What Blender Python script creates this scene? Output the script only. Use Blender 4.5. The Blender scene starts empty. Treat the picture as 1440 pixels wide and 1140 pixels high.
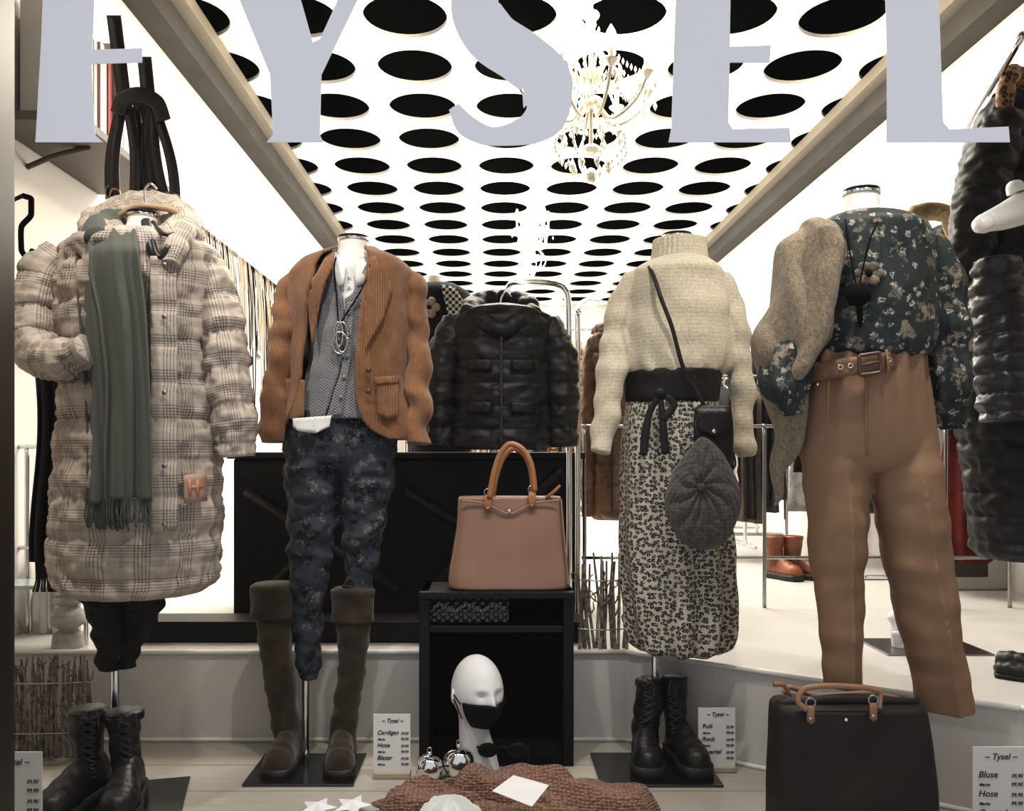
import bpy, bmesh, math, random
from mathutils import Vector, Matrix, noise
random.seed(7)
F=1200.0; CX=690.0; HY=640.0; H=0.89
def P(px,py,Y): return Vector(((px-CX)*Y/F, Y, H-(py-HY)*Y/F))
pi=math.pi
scene=bpy.context.scene
coll=scene.collection
# ------------------------------------------------------------------ materials
class M:
    def __init__(s,name):
        s.m=bpy.data.materials.new(name); s.m.use_nodes=True
        s.nt=s.m.node_tree; s.b=s.nt.nodes['Principled BSDF']; s.uvn=None
    def n(s,t,**k):
        x=s.nt.nodes.new(t)
        for a,v in k.items(): setattr(x,a,v)
        return x
    def l(s,a,b): s.nt.links.new(a,b)
    def setin(s,sock,v):
        if isinstance(v,bpy.types.NodeSocket): s.l(v,sock)
        else: sock.default_value=v
    def math(s,op,a,b=None,c=None):
        x=s.n('ShaderNodeMath',operation=op); s.setin(x.inputs[0],a)
        if b is not None: s.setin(x.inputs[1],b)
        if c is not None: s.setin(x.inputs[2],c)
        return x.outputs[0]
    def coord(s,uv=True):
        t=s.n('ShaderNodeTexCoord'); return t.outputs['UV'] if uv else t.outputs['Object']
    def mapv(s,v,scale):
        x=s.n('ShaderNodeMapping'); s.l(v,x.inputs[0]); x.inputs['Scale'].default_value=scale; return x.outputs[0]
    def noise(s,v,scale,detail=3,rough=.5):
        x=s.n('ShaderNodeTexNoise'); s.l(v,x.inputs['Vector']); x.inputs['Scale'].default_value=scale
        x.inputs['Detail'].default_value=detail; x.inputs['Roughness'].default_value=rough; return x.outputs[0]
    def mix(s,f,a,b):
        x=s.n('ShaderNodeMix',data_type='RGBA'); s.setin(x.inputs[0],f)
        for i,v in ((6,a),(7,b)):
            if isinstance(v,bpy.types.NodeSocket): s.l(v,x.inputs[i])
            else: x.inputs[i].default_value=(*v[:3],1)
        return x.outputs[2]
    def step(s,v,lo,hi):
        x=s.n('ShaderNodeMapRange'); s.l(v,x.inputs[0]); x.inputs[1].default_value=lo; x.inputs[2].default_value=hi; return x.outputs[0]
    def color(s,c):
        if isinstance(c,bpy.types.NodeSocket): s.l(c,s.b.inputs['Base Color'])
        else: s.b.inputs['Base Color'].default_value=(*c[:3],1)
    def bump(s,h,st=.3,d=.01):
        x=s.n('ShaderNodeBump'); x.inputs['Strength'].default_value=st; x.inputs['Distance'].default_value=d
        s.l(h,x.inputs['Height']); s.l(x.outputs[0],s.b.inputs['Normal'])
    def p(s,rough=.8,metal=0,spec=.3,sheen=0):
        s.b.inputs['Roughness'].default_value=rough; s.b.inputs['Metallic'].default_value=metal
        s.b.inputs['Specular IOR Level'].default_value=spec
        if sheen: s.b.inputs['Sheen Weight'].default_value=sheen
        return s.m
def hexc(r,g,b):
    f=lambda c:((c/255+.055)/1.055)**2.4 if c>10 else c/255/12.92
    return (f(r),f(g),f(b))
def fabric(name,c1,c2=None,scale=60,bs=300,bump=.4,rough=.85,spec=.2,sheen=0,bd=.003):
    m=M(name); v=m.coord(False); c2=c2 or tuple(x*.7 for x in c1)
    m.color(m.mix(m.step(m.noise(v,scale,4,.6),.35,.65),c2,c1)); m.bump(m.noise(v,bs,2),bump,bd); return m.p(rough,0,spec,sheen)
def plain(name,c,rough=.5,metal=0,spec=.5,bs=30,var=.85):
    m=M(name); v=m.coord(False)
    m.color(m.mix(m.noise(v,bs,3),tuple(x*var for x in c),c)); return m.p(rough,metal,spec)
def emis(name,c,st):
    m=M(name); m.color(c); m.b.inputs['Emission Color'].default_value=(*c,1); m.b.inputs['Emission Strength'].default_value=st; return m.m
def line(m,co,sp,off,w):
    f=m.math('FRACT',m.math('ADD',m.math('DIVIDE',co,sp),off)); return m.math('LESS_THAN',f,w)
def uvsep(m):
    x=m.n('ShaderNodeSeparateXYZ'); m.l(m.coord(True),x.inputs[0]); return x.outputs[0],x.outputs[1]
def plaid(name,base,dark,light):
    m=M(name); u,v=uvsep(m)
    def fam(c):
        a=line(m,c,.084,0,.035)
        for o in (.08,.16,.24,.32): a=m.math('ADD',a,line(m,c,.084,o,.035))
        return m.math('ADD',a,m.math('MULTIPLY',line(m,c,.084,.62,.20),.35))
    t=m.math('MULTIPLY',m.math('ADD',fam(u),fam(v)),.42)
    nz=m.noise(m.coord(False),250,2); t=m.math('MULTIPLY',t,m.math('ADD',nz,.45))
    c=m.mix(m.math('MULTIPLY',m.noise(m.coord(False),9,2),.4),base,light); c=m.mix(t,c,dark)
    m.color(c); m.bump(m.noise(m.coord(False),120,3),.3,.004); return m.p(.6,0,.3)
def cord(name,c1,c2,sp=.006):
    m=M(name); u,v=uvsep(m)
    s=m.math('SINE',m.math('MULTIPLY',u,2*pi/sp)); s01=m.math('MULTIPLY_ADD',s,.5,.5)
    nz=m.step(m.noise(m.coord(False),9,6,.75),.35,.65)
    c=m.mix(nz,c1,c2); c=m.mix(m.math('MULTIPLY',m.math('SUBTRACT',1,s01),.5),c,tuple(x*.35 for x in c1))
    m.color(c); m.bump(s01,.5,.003); return m.p(.85,0,.2,.2)
def knit(name,c1,c2,sp=.012,bd=.004,fz=.8):
    m=M(name); u,v=uvsep(m)
    a=m.math('SINE',m.math('MULTIPLY',u,2*pi/sp)); b=m.math('SINE',m.math('MULTIPLY',v,2*pi/(sp*.8)))
    h=m.math('MULTIPLY_ADD',m.math('MULTIPLY',a,b),.5,.5)
    nz=m.noise(m.coord(False),130,5,.8)
    h2=m.math('ADD',h,m.math('MULTIPLY',nz,fz*2)); lo=.35+fz*.5
    m.color(m.mix(m.step(h2,lo,lo+.8),c2,c1)); m.bump(h2,.6,bd); return m.p(.95,0,.1,.2)
def fuzzy(name,c1,c2,s1=90,s2=260,bd=.006,rib=None):
    m=M(name); v=m.coord(False)
    a=m.noise(m.mapv(v,(1,1,.55)),s1,5,.8); b=m.noise(v,s2,3,.7)
    h=m.math('ADD',a,m.math('MULTIPLY',b,.6))
    if rib:
        x=m.n('ShaderNodeSeparateXYZ'); m.l(v,x.inputs[0])
        r_=m.math('MULTIPLY_ADD',m.math('SINE',m.math('MULTIPLY',x.outputs[2],2*pi/rib)),.04,.04)
        h=m.math('ADD',h,r_)
    m.color(m.mix(m.step(h,.55,1.02),c2,c1)); m.bump(h,.7,bd); return m.p(.98,0,.08,.25)
def leopard(name,base,tan,dark,scale=62):
    m=M(name); v=m.coord(True)
    w=m.n('ShaderNodeTexNoise'); m.l(v,w.inputs['Vector']); w.inputs['Scale'].default_value=130
    mx=m.n('ShaderNodeVectorMath',operation='MULTIPLY_ADD'); m.l(w.outputs['Color'],mx.inputs[0]); mx.inputs[1].default_value=(.006,.006,0); m.l(v,mx.inputs[2])
    vo=m.n('ShaderNodeTexVoronoi'); vo.voronoi_dimensions='2D'; m.l(mx.outputs[0],vo.inputs['Vector']); vo.inputs['Scale'].default_value=scale; vo.inputs['Randomness'].default_value=.75
    d=vo.outputs['Distance']
    outer=m.math('LESS_THAN',d,.42); inner=m.math('LESS_THAN',d,.17)
    gap=m.math('GREATER_THAN',m.noise(v,scale*2.2,1),.40)
    ring=m.math('MULTIPLY',outer,gap)
    c=m.mix(ring,base,dark); c=m.mix(inner,c,tan); m.color(c); return m.p(.6,0,.3)
def floral(name,base,cols,scale=14,thr=.36,rough=.6):
    m=M(name); v=m.coord(False); c=m.mix(m.noise(v,40,4),base,tuple(x*.55 for x in base))
    for i,(cc,sc,th) in enumerate(cols):
        w=m.n('ShaderNodeTexNoise'); m.l(v,w.inputs['Vector']); w.inputs['Scale'].default_value=sc*2.5; w.inputs['Detail'].default_value=4
        mx=m.n('ShaderNodeVectorMath',operation='MULTIPLY_ADD'); m.l(w.outputs['Color'],mx.inputs[0]); k=.9/sc; mx.inputs[1].default_value=(k,k,k); m.l(v,mx.inputs[2])
        vo=m.n('ShaderNodeTexVoronoi'); m.l(mx.outputs[0],vo.inputs['Vector']); vo.inputs['Scale'].default_value=sc
        f=m.step(vo.outputs['Distance'],th+.06,th)
        g=m.step(m.noise(v,sc*5,3,.7),.42,.55)
        c=m.mix(m.math('MULTIPLY',f,g),c,cc)
    m.color(c); return m.p(rough,0,.3)
white_wall=plain('wall_paint',(.82,.79,.74),.8,0,.2,3,.95)
ceil_m=plain('ceiling_panel_white',(.92,.91,.88),.6,0,.2,3,.98)
black_void=plain('ceiling_void_black',(.006,.006,.006),.95,0,0)
black=plain('black_lacquer',(.006,.005,.005),.45,0,.25)
blackmat=plain('black_matte',(.006,.005,.005),.9,0,.1)
darkgrey=plain('dark_brace',(.020,.018,.018),.5,0,.3)
grey_trim=plain('grey_trim',(.10,.095,.088),.8,0,.1,6,.6)
chrome=plain('chrome',(.8,.8,.8),.12,1,.5)
steel=plain('brushed_steel',(.35,.35,.35),.25,1)
platew=plain('steel_plate',(.10,.10,.10),.22,.9)
mann=plain('mannequin_white',(.78,.75,.68),.4,0,.4,5,.95)
# ------------------------------------------------------------------ mesh helpers
def grp(name,loc=(0,0,0)):
    e=bpy.data.objects.new(name,None); e.location=Vector(loc); e.empty_display_size=.05; coll.objects.link(e); return e
def link(o,parent):
    coll.objects.link(o)
    if parent is not None:
        o.parent=parent; o.matrix_parent_inverse=Matrix.Translation(-parent.location)
def mesh(name,vs,fs,mat,parent=None,smooth=True,uv=None,thick=0,bev=0,sub=0):
    me=bpy.data.meshes.new(name); me.from_pydata([tuple(v) for v in vs],[],fs)
    if uv:
        L=me.uv_layers.new(name='UVMap'); k=0
        for f in uv:
            for c in f: L.data[k].uv=c; k+=1
    me.materials.append(mat)
    if smooth:
        for p in me.polygons: p.use_smooth=True
    me.update()
    o=bpy.data.objects.new(name,me); link(o,parent)
    if bev: 
        b=o.modifiers.new('bev','BEVEL'); b.width=bev; b.segments=2; b.limit_method='ANGLE'
    if thick:
        s=o.modifiers.new('sol','SOLIDIFY'); s.thickness=thick; s.offset=0
    return o
def fuse(name,objs,mat,parent,voxel=.006,it=6,fac=.5):
    vs=[];fs=[]
    for o in objs:
        b=len(vs); vs+= [v.co.copy() for v in o.data.vertices]; fs+=[tuple(b+i for i in p.vertices) for p in o.data.polygons]
        me=o.data; bpy.data.objects.remove(o); bpy.data.meshes.remove(me)
    o=mesh(name,vs,fs,mat,parent)
    r_=o.modifiers.new('weld','REMESH'); r_.mode='VOXEL'; r_.voxel_size=voxel; r_.use_smooth_shade=True
    if it: s=o.modifiers.new('smooth','SMOOTH'); s.factor=fac; s.iterations=it
    return o
def surf(name,f,nu,nv,mat,parent,wrap=True,uvf=None,caps=False,thick=0):
    vs=[];fs=[];uv=[]
    for j in range(nv+1):
        for i in range(nu if wrap else nu+1): vs.append(f(i,j))
    w=nu if wrap else nu+1
    for j in range(nv):
        for i in range(nu):
            a=j*w+i; b=j*w+(i+1)%w; c=(j+1)*w+(i+1)%w; d=(j+1)*w+i
            fs.append((a,b,c,d))
            if uvf: uv.append([uvf(i,j),uvf(i+1,j),uvf(i+1,j+1),uvf(i,j+1)])
    if caps:
        for j in (0,nv):
            idx=[j*w+i for i in range(w)]
            c=sum((Vector(vs[k]) for k in idx),Vector())/w; vs.append(c); ci=len(vs)-1
            for i in range(w):
                a,b=idx[i],idx[(i+1)%w]
                fs.append((b,a,ci) if j==0 else (a,b,ci))
                if uvf: uv.append([uvf(i,j)]*3)
    return mesh(name,vs,fs,mat,parent,True,uv if uvf else None,thick)
def interp(xs,ys,x):
    n=len(xs)
    if x<=xs[0]: return ys[0]
    if x>=xs[-1]: return ys[-1]
    i=0
    while x>xs[i+1]: i+=1
    d=[(ys[k+1]-ys[k])/(xs[k+1]-xs[k]) for k in range(n-1)]
    def tan(k):
        if k==0: return d[0]
        if k==n-1: return d[-1]
        return 0 if d[k-1]*d[k]<=0 else 2*d[k-1]*d[k]/(d[k-1]+d[k])
    h=xs[i+1]-xs[i]; t=(x-xs[i])/h
    return (2*t**3-3*t*t+1)*ys[i]+(t**3-2*t*t+t)*h*tan(i)+(-2*t**3+3*t*t)*ys[i+1]+(t**3-t*t)*h*tan(i+1)
def nz(p,f): return noise.noise(Vector(p)*f)
def wr(a,f,fz=None):
    fz=fz if fz is not None else f
    return lambda p,s,th: a*noise.noise(Vector((p[0]*f,p[1]*f,p[2]*fz)))
def puff(sp,a,w=.005,off=0):
    def g(p,s,th):
        q=abs(math.sin(pi*(s+off)/sp)); return a*(q**.5)+ w*noise.noise(Vector(p)*28)+w*.6*noise.noise(Vector(p)*55)+ (1-q)*w*.8*math.sin(th*22+noise.noise(Vector(p)*9)*6)
    return g
def addd(*fs): return lambda p,s,th: sum(f(p,s,th) for f in fs)
def wloft(name,rows,mat,parent,n=56,nr=70,e=2.0,disp=None,caps=True,thick=0,yaw=0,pivot=None):
    zs=[-r[0] for r in rows]
    per=2*pi*max(r[3] for r in rows)*.8
    nn=n; R=[]; cols=list(zip(*rows))
    for j in range(nr+1):
        k=zs[0]+(zs[-1]-zs[0])*j/nr
        R.append([-k]+[interp(zs,cols[c],k) for c in range(1,len(rows[0]))])
    cyaw,syaw=math.cos(yaw),math.sin(yaw)
    open_=len(rows[0])>5
    def th_(i,j):
        if open_: a,b=R[j][5],R[j][6]; return a+(b-a)*i/nn
        return pi/2+2*pi*i/nn
    def f(i,j):
        z,cx,cy,rx,ry=R[j][:5]; th=th_(i,j); c,s=math.cos(th),math.sin(th)
        q=2/e; dx=math.copysign(abs(c)**q,c); dy=math.copysign(abs(s)**q,s)
        p=Vector((cx+rx*dx,cy+ry*dy,z)); 
        if disp:
            o=disp(p,-z,th); p+=Vector((c,s,0))*o
        if yaw:
            pv=pivot or (cx,cy); ax,ay=p.x-pv[0],p.y-pv[1]; p=Vector((pv[0]+ax*cyaw-ay*syaw,pv[1]+ax*syaw+ay*cyaw,p.z))
        return p
    def uvf(i,j): return ((th_(i,j)-pi/2)/(2*pi)*per, R[j][0])
    return surf(name,f,nn,nr,mat,parent,not open_,uvf,caps and not open_,thick)
class Loft:
    def __init__(s,name,rows,Y,ry,mat,parent,yo=0,rk=.95,rys=None,**k):
        s.Y=Y; s.rows=rows; W=[]
        s.d=[]
        for q_,r in enumerate(rows):
            py,L,R=r[:3]; a=P(L,py,Y); b=P(R,py,Y); rx=(b.x-a.x)/2; cx=(a.x+b.x)/2
            rr=min(rys[q_] if rys else ry,rx*rk)
            w=[a.z,cx,Y+yo,rx,rr]
            if len(r)>3:
                oL=P(r[3],py,Y).x; oR=P(r[4],py,Y).x
                cl=max(-.98,min(.98,(oL-cx)/rx)); cr=max(-.98,min(.98,(oR-cx)/rx))
                w+= [-math.acos(cr), 2*pi-math.acos(cl)]
            W.append(tuple(w)); s.d.append((py,cx,rx,rr))
        s.yo=yo
        s.o=wloft(name,W,mat,parent,**k)
    def front(s,px,py,off=0):
        ks=[d[0] for d in s.d]; cx=interp(ks,[d[1] for d in s.d],py); rx=interp(ks,[d[2] for d in s.d],py); rr=interp(ks,[d[3] for d in s.d],py)
        x=(px-CX)*s.Y/F; t=max(-.97,min(.97,(x-cx)/rx)); return s.Y+s.yo-rr*math.sqrt(1-t*t)-off
def tube(name,pts,rad,mat,parent,n=20,nr=None,disp=None,caps=True,flat=1.0):
    pts=[Vector(p) for p in pts]; m=len(pts)
    if not isinstance(rad,(list,tuple)): rad=[rad]*m
    acc=[0]
    for a,b in zip(pts,pts[1:]): acc.append(acc[-1]+max((b-a).length,1e-6))
    nr=nr or max(8,int(m*5))
    C=[];Rr=[];S=[]
    for j in range(nr+1):
        s=acc[-1]*j/nr; S.append(s); C.append(Vector([interp(acc,[p[k] for p in pts],s) for k in range(3)])); Rr.append(interp(acc,rad,s))
    fr=[];ref=Vector((0,-1,0))
    t0=(C[1]-C[0]).normalized()
    if abs(t0.dot(ref))>.9: ref=Vector((1,0,0))
    for j in range(nr+1):
        t=(C[min(j+1,nr)]-C[max(j-1,0)]).normalized(); a=(ref-t*ref.dot(t)).normalized(); ref=a; fr.append((a,t.cross(a)))
    def f(i,j):
        th=2*pi*i/n+pi; a,b=fr[j]; p0=C[j]+a*math.cos(th)*Rr[j]*flat+b*math.sin(th)*Rr[j]
        if disp: p0+=(a*math.cos(th)+b*math.sin(th))*disp(p0,S[j],th)
        return p0
    mr=max(rad)
    return surf(name,f,n,nr,mat,parent,True,lambda i,j:(i/n*2*pi*mr,-S[j]),caps)
def box(name,x0,x1,y0,y1,z0,z1,mat,parent=None,bev=0):
    vs=[(x,y,z) for x in(x0,x1) for y in(y0,y1) for z in(z0,z1)]
    fs=[(0,1,3,2),(4,6,7,5),(0,4,5,1),(2,3,7,6),(0,2,6,4),(1,5,7,3)]
    return mesh(name,vs,fs,mat,parent,False,None,0,bev)
def patch(name,poly,fy,mat,parent,off=.01,thick=.004,seg=14):
    bm=bmesh.new(); vs=[bm.verts.new((x,0,y)) for x,y in poly]; bm.faces.new(vs)
    bmesh.ops.triangulate(bm,faces=bm.faces[:])
    for _ in range(6):
        es=[e for e in bm.edges if e.calc_length()>seg]
        if not es: break
        bmesh.ops.subdivide_edges(bm,edges=es,cuts=1); bmesh.ops.triangulate(bm,faces=bm.faces[:])
    bm.verts.ensure_lookup_table(); bm.verts.index_update()
    V=[]
    for v in bm.verts:
        Y=fy(v.co.x,v.co.z,off); V.append(P(v.co.x,v.co.z,Y))
    fs=[tuple(q.index for q in f.verts) for f in bm.faces]; uv=[[(V[i].x,V[i].z) for i in f] for f in fs]
    bm.free()
    return mesh(name,V,fs,mat,parent,True,uv,thick)
def ball(name,c,r,mat,parent,sc=(1,1,1),n=24,disp=None):
    c=Vector(c)
    def f(i,j):
        ph=pi*(j+.02)/(n//2+.04); th=2*pi*i/n; d=Vector((math.sin(ph)*math.cos(th),math.sin(ph)*math.sin(th),math.cos(ph)))
        rr=r+(disp(c+d*r,0,th) if disp else 0)
        return c+Vector((d.x*sc[0],d.y*sc[1],d.z*sc[2]))*rr
    return surf(name,f,n,n//2,mat,parent,True,lambda i,j:(i/n*2*pi*r,j/n*2*pi*r),True)
def torus(name,c,R,r,mat,parent,ax='y',sc=(1,1),n=28):
    c=Vector(c)
    def f(i,j):
        a=2*pi*j/n; b=2*pi*i/8; q=R+r*math.cos(b); x,y,z=q*math.cos(a)*sc[0],r*math.sin(b),q*math.sin(a)*sc[1]
        if ax=='z': return c+Vector((x,z,y))
        if ax=='x': return c+Vector((y,x,z))
        return c+Vector((x,y,z))
    return surf(name,f,8,n,mat,parent)
# ------------------------------------------------------------------ room
XL,XR,YB,ZC,ZF=-1.63,2.37,12.6,3.09,.274
box('wall_left',XL-.2,XL,1.5,YB,0-.02,3.7,white_wall)
box('wall_right',XR,XR+.2,1.5,YB,-.02,3.7,white_wall)
box('wall_back',XL-.2,XR+.2,YB,YB+.2,-.02,3.7,white_wall)
fm=M('display_floor_wood'); v=fm.coord(False); w=fm.noise(fm.mapv(v,(3,40,1)),3,5,.6)
sx=fm.n('ShaderNodeSeparateXYZ'); fm.l(v,sx.inputs[0]); gap=line(fm,sx.outputs[1],.19,.1,.02)
c=fm.mix(w,(.46,.43,.38),(.30,.275,.235)); c=fm.mix(gap,c,(.14,.12,.10)); fm.color(c); floor_m=fm.p(.5,0,.4)
box('floor',XL-.2,XR+.2,1.45,2.75,-.06,0,floor_m)
pv=[(XL,2.66),(.43,2.66),(1.28,2.07),(XR,1.55),(XR,YB),(XL,YB)]
vs=[(x,y,-.0) for x,y in pv]+[(x,y,ZF) for x,y in pv]; n=6
fs=[tuple(range(n,2*n)),tuple(range(n-1,-1,-1))]+[(i,(i+1)%n,(i+1)%n+n,i+n) for i in range(n)]
plat_m=plain('platform_white',(.60,.58,.55),.35,0,.4,4,.9)
mesh('shop_floor_platform',vs,fs,plat_m,None,False,None,0,.004)
sk=plain('platform_lip',(.75,.73,.68),.5,0,.3)
g=grp('trim_1',(0,2.65,ZF))
e=[(XL,2.655),(.42,2.655),(1.28,2.06),(XR,1.545)]
for i in range(3):
    a,b=Vector((*e[i],ZF+.004)),Vector((*e[i+1],ZF+.004))
    tube('edge_strip_%d'%i,[a,(a+b)/2,b],.008,sk,g,8,4)
    a,b=Vector((*e[i],.006)),Vector((*e[i+1],.006)); tube('foot_strip_%d'%i,[a,(a+b)/2,b],.007,sk,g,8,4)
vs=[];fs=[]; cs=.55; N=32; r=.212
for ky in range(-4,16):
    for kx in range(-3,5):
        cx,cy=.12+cs*kx,4.29+.556*ky
        if cy<2.2: continue
        hx,hy=cs/2,.278; base=len(vs)
        for i in range(N):
            a=2*pi*(i+.5)/N; c_,s_=math.cos(a),math.sin(a); k=1/max(abs(c_)/hx,abs(s_)/hy)
            vs.append((cx+c_*k,cy+s_*k,ZC)); vs.append((cx+c_*r,cy+s_*r,ZC)); vs.append((cx+c_*r,cy+s_*r,ZC+.02))
        cb=len(vs); 
        for sxn,syn in((1,1),(-1,1),(-1,-1),(1,-1)): vs.append((cx+sxn*hx,cy+syn*hy,ZC))
        for i in range(N):
            j=(i+1)%N; A,B=base+3*i,base+3*j
            va,vb=vs[A],vs[B]
            onx=abs(abs(va[0]-cx)-hx)<1e-5; onx2=abs(abs(vb[0]-cx)-hx)<1e-5
            if onx!=onx2:
                ci=cb+[(1,1),(-1,1),(-1,-1),(1,-1)].index((1 if (va[0]+vb[0])/2>cx else -1,1 if (va[1]+vb[1])/2>cy else -1))
                fs.append((A,ci,B,B+1,A+1))
            else: fs.append((A,B,B+1,A+1))
            fs.append((A+1,B+1,B+2,A+2))
mesh('ceiling',vs,fs,ceil_m,None,False)
box('ceiling_void',XL,XR,1.5,YB,3.62,3.68,black_void)
g=grp('ceiling_void_lining',(0,6,3.3))
box('lining_left',XL,XL+.01,1.6,YB,ZC+.03,3.62,black_void,g); box('lining_right',XR-.01,XR,1.6,YB,ZC+.03,3.62,black_void,g)
box('lining_back',XL,XR,YB-.01,YB,ZC+.03,3.62,black_void,g); box('lining_front',XL,XR,1.6,1.61,ZC-.0,3.62,black_void,g)
cl_=plain('cornice_light',(.30,.27,.22),.7)
for nm,x0,x1,xa,xb in (('trim_2',XL,XL+.13,XL+.13,XL+.20),('trim_3',XR-.13,XR,XR-.20,XR-.13)):
    g=grp(nm,((x0+x1)/2,6,2.95)); box('cornice_board',x0,x1,1.7,YB,2.90,ZC,grey_trim,g); box('cornice_lip',xa,xb,1.7,YB,3.02,ZC,cl_,g)
fac=plain('facade_render',(.25,.22,.2),.8)
box('wall_front',XL-.2,XR+.2,1.42,1.5,2.35,3.7,fac)
fr=plain('window_frame_dark',(.03,.022,.018),.4)
g=grp('window_1',(0,1.45,1))
box('frame_left',-1.05,-.835,1.40,1.5,-.3,2.35,fr,g,.004); box('frame_right',XR-.9,XR-.8,1.40,1.5,-.3,2.35,fr,g,.004)
box('frame_sill',-1.05,XR-.8,1.38,1.5,-.3,-.04,fr,g,.004); box('frame_head',-1.05,XR-.8,1.40,1.5,2.3,2.36,fr,g,.004)
gm=M('window_glass'); nt=gm.nt; nt.nodes.remove(gm.b); tr=gm.n('ShaderNodeBsdfTransparent'); gl=gm.n('ShaderNodeBsdfGlossy'); gl.inputs['Roughness'].default_value=0
mxs=gm.n('ShaderNodeMixShader'); mxs.inputs[0].default_value=.012; gm.l(tr.outputs[0],mxs.inputs[1]); gm.l(gl.outputs[0],mxs.inputs[2]); gm.l(mxs.outputs[0],nt.nodes['Material Output'].inputs[0])
mesh('glass_pane',[(-.84,1.445,-.04),(XR-.9,1.445,-.04),(XR-.9,1.445,2.3),(-.84,1.445,2.3)],[(0,1,2,3)],gm.m,g,False)
box('facade_pier',-2.4,-1.05,1.38,1.5,-.5,3.7,fac); box('facade_pier.001',XR-.8,3.0,1.38,1.5,-.5,3.7,fac)
let=plain('vinyl_letter',(.90,.90,.93),.6,0,.2,4,.97)
YG=1.437
lg=grp('window_lettering',(0,YG,1.5))
def letter(nm,poly):
    cu=bpy.data.curves.new(nm,'CURVE'); cu.dimensions='2D'; cu.fill_mode='BOTH'; cu.extrude=.0008
    sp_=cu.splines.new('POLY'); sp_.points.add(len(poly)-1)
    for k,(x,y) in enumerate(poly):
        p=P(x,y,YG); sp_.points[k].co=(p.x,p.z,0,1)
    sp_.use_cyclic_u=True; cu.materials.append(let)
    o=bpy.data.objects.new(nm,cu); link(o,lg); o.location=(0,YG,0); o.rotation_euler=(pi/2,0,0)
letter('letter_f',[(50,200),(145,200),(134,190),(128,90),(200,88),(200,68),(130,70),(134,-45),(215,-45),(215,-65),(55,-65),(62,-45),(58,60)])
letter('letter_y',[(380,105),(384,190),(375,200),(455,200),(450,190),(452,105),(505,-5),(530,-65),(505,-65),(450,55),(440,60),(405,-65),(315,-65),(335,-5)])
letter('letter_e',[(940,200),(1112,200),(1110,180),(1030,182),(1024,172),(1026,88),(1082,88),(1084,64),(1026,66),(1028,-45),(1105,-45),(1105,-65),(945,-65),(952,-45),(948,60),(944,180)])
letter('letter_l',[(1247,200),(1420,200),(1418,178),(1335,182),(1326,172),(1318,-65),(1243,-65),(1247,60)])
sp=[(792,-5),(775,-30),(735,-50),(690,-38),(668,5),(690,50),(735,82),(770,118),(768,158),(738,184),(695,192),(658,178),(638,150)]
sw=[6,16,13,24,34,38,38,36,32,20,13,15,8]
lft=[];rgt=[]
for j in range(61):
    k=j/60*12; xs=list(range(13))
    x=interp(xs,[a[0] for a in sp],k); y=interp(xs,[a[1] for a in sp],k)
    ka,kb=max(0,k-.1),min(12,k+.1)
    dx=interp(xs,[a[0] for a in sp],kb)-interp(xs,[a[0] for a in sp],ka); dy=interp(xs,[a[1] for a in sp],kb)-interp(xs,[a[1] for a in sp],ka)
    L=math.hypot(dx,dy) or 1; w=interp(xs,sw,k); lft.append((x-dy/L*w,y+dx/L*w)); rgt.append((x+dy/L*w,y-dx/L*w))
letter('letter_s',lft+rgt[::-1])
# ------------------------------------------------------------------ furniture / backdrop
g=grp('black_sideboard',(0,3.3,.5)); Ys=3.2
a=P(328,645,Ys); b=P(815,905,Ys)
box('body',a.x,b.x,Ys,Ys+.4,ZF,a.z,black,g,.006)
box('top',a.x-.02,b.x+.02,Ys-.02,Ys+.42,a.z,a.z+.025,black,g,.004)
def bar(nm,p,q,w,mat,par):
    p,q=Vector(p),Vector(q); tube(nm,[p,(p+q)/2,q],w,mat,par,4,3)
for k,(x0,x1) in enumerate(((345,560),(570,800))):
    bar('brace_a_%d'%k,P(x0,690,Ys-.01),P(x1,830,Ys-.01),.02,darkgrey,g); bar('brace_b_%d'%k,P(x1-10,660,Ys-.01),P(x0+30,830,Ys-.01),.02,darkgrey,g)
g=grp('black_plinth',P(400,890,2.85)); a=P(198,872,2.85); b=P(815,915,2.85); box('block',a.x,b.x,2.80,2.94,ZF,a.z,black,g,.005); box('lip',a.x-.005,b.x+.005,2.795,2.945,a.z-.004,a.z+.006,black,g,.002)
g=grp('black_display_shelf',(.02,2.6,0))
xa,xb=P(590,900,2.46).x,P(806,900,2.46).x
zt=P(0,826,2.5).z; 
box('side_left',xa,xa+.03,2.44,2.64,0,zt,black,g,.003); box('side_right',xb-.03,xb,2.44,2.64,0,zt,black,g,.003)
box('back',xa,xb,2.615,2.638,0,zt,blackmat,g); box('top_shelf',xa,xb,2.42,2.64,zt-.02,zt,black,g,.003)
box('mid_shelf',xa+.03,xb-.03,2.44,2.64,zt-.12,zt-.1,black,g,.003); box('base_shelf',xa+.03,xb-.03,2.44,2.63,0,.03,blackmat,g,.003)
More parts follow.
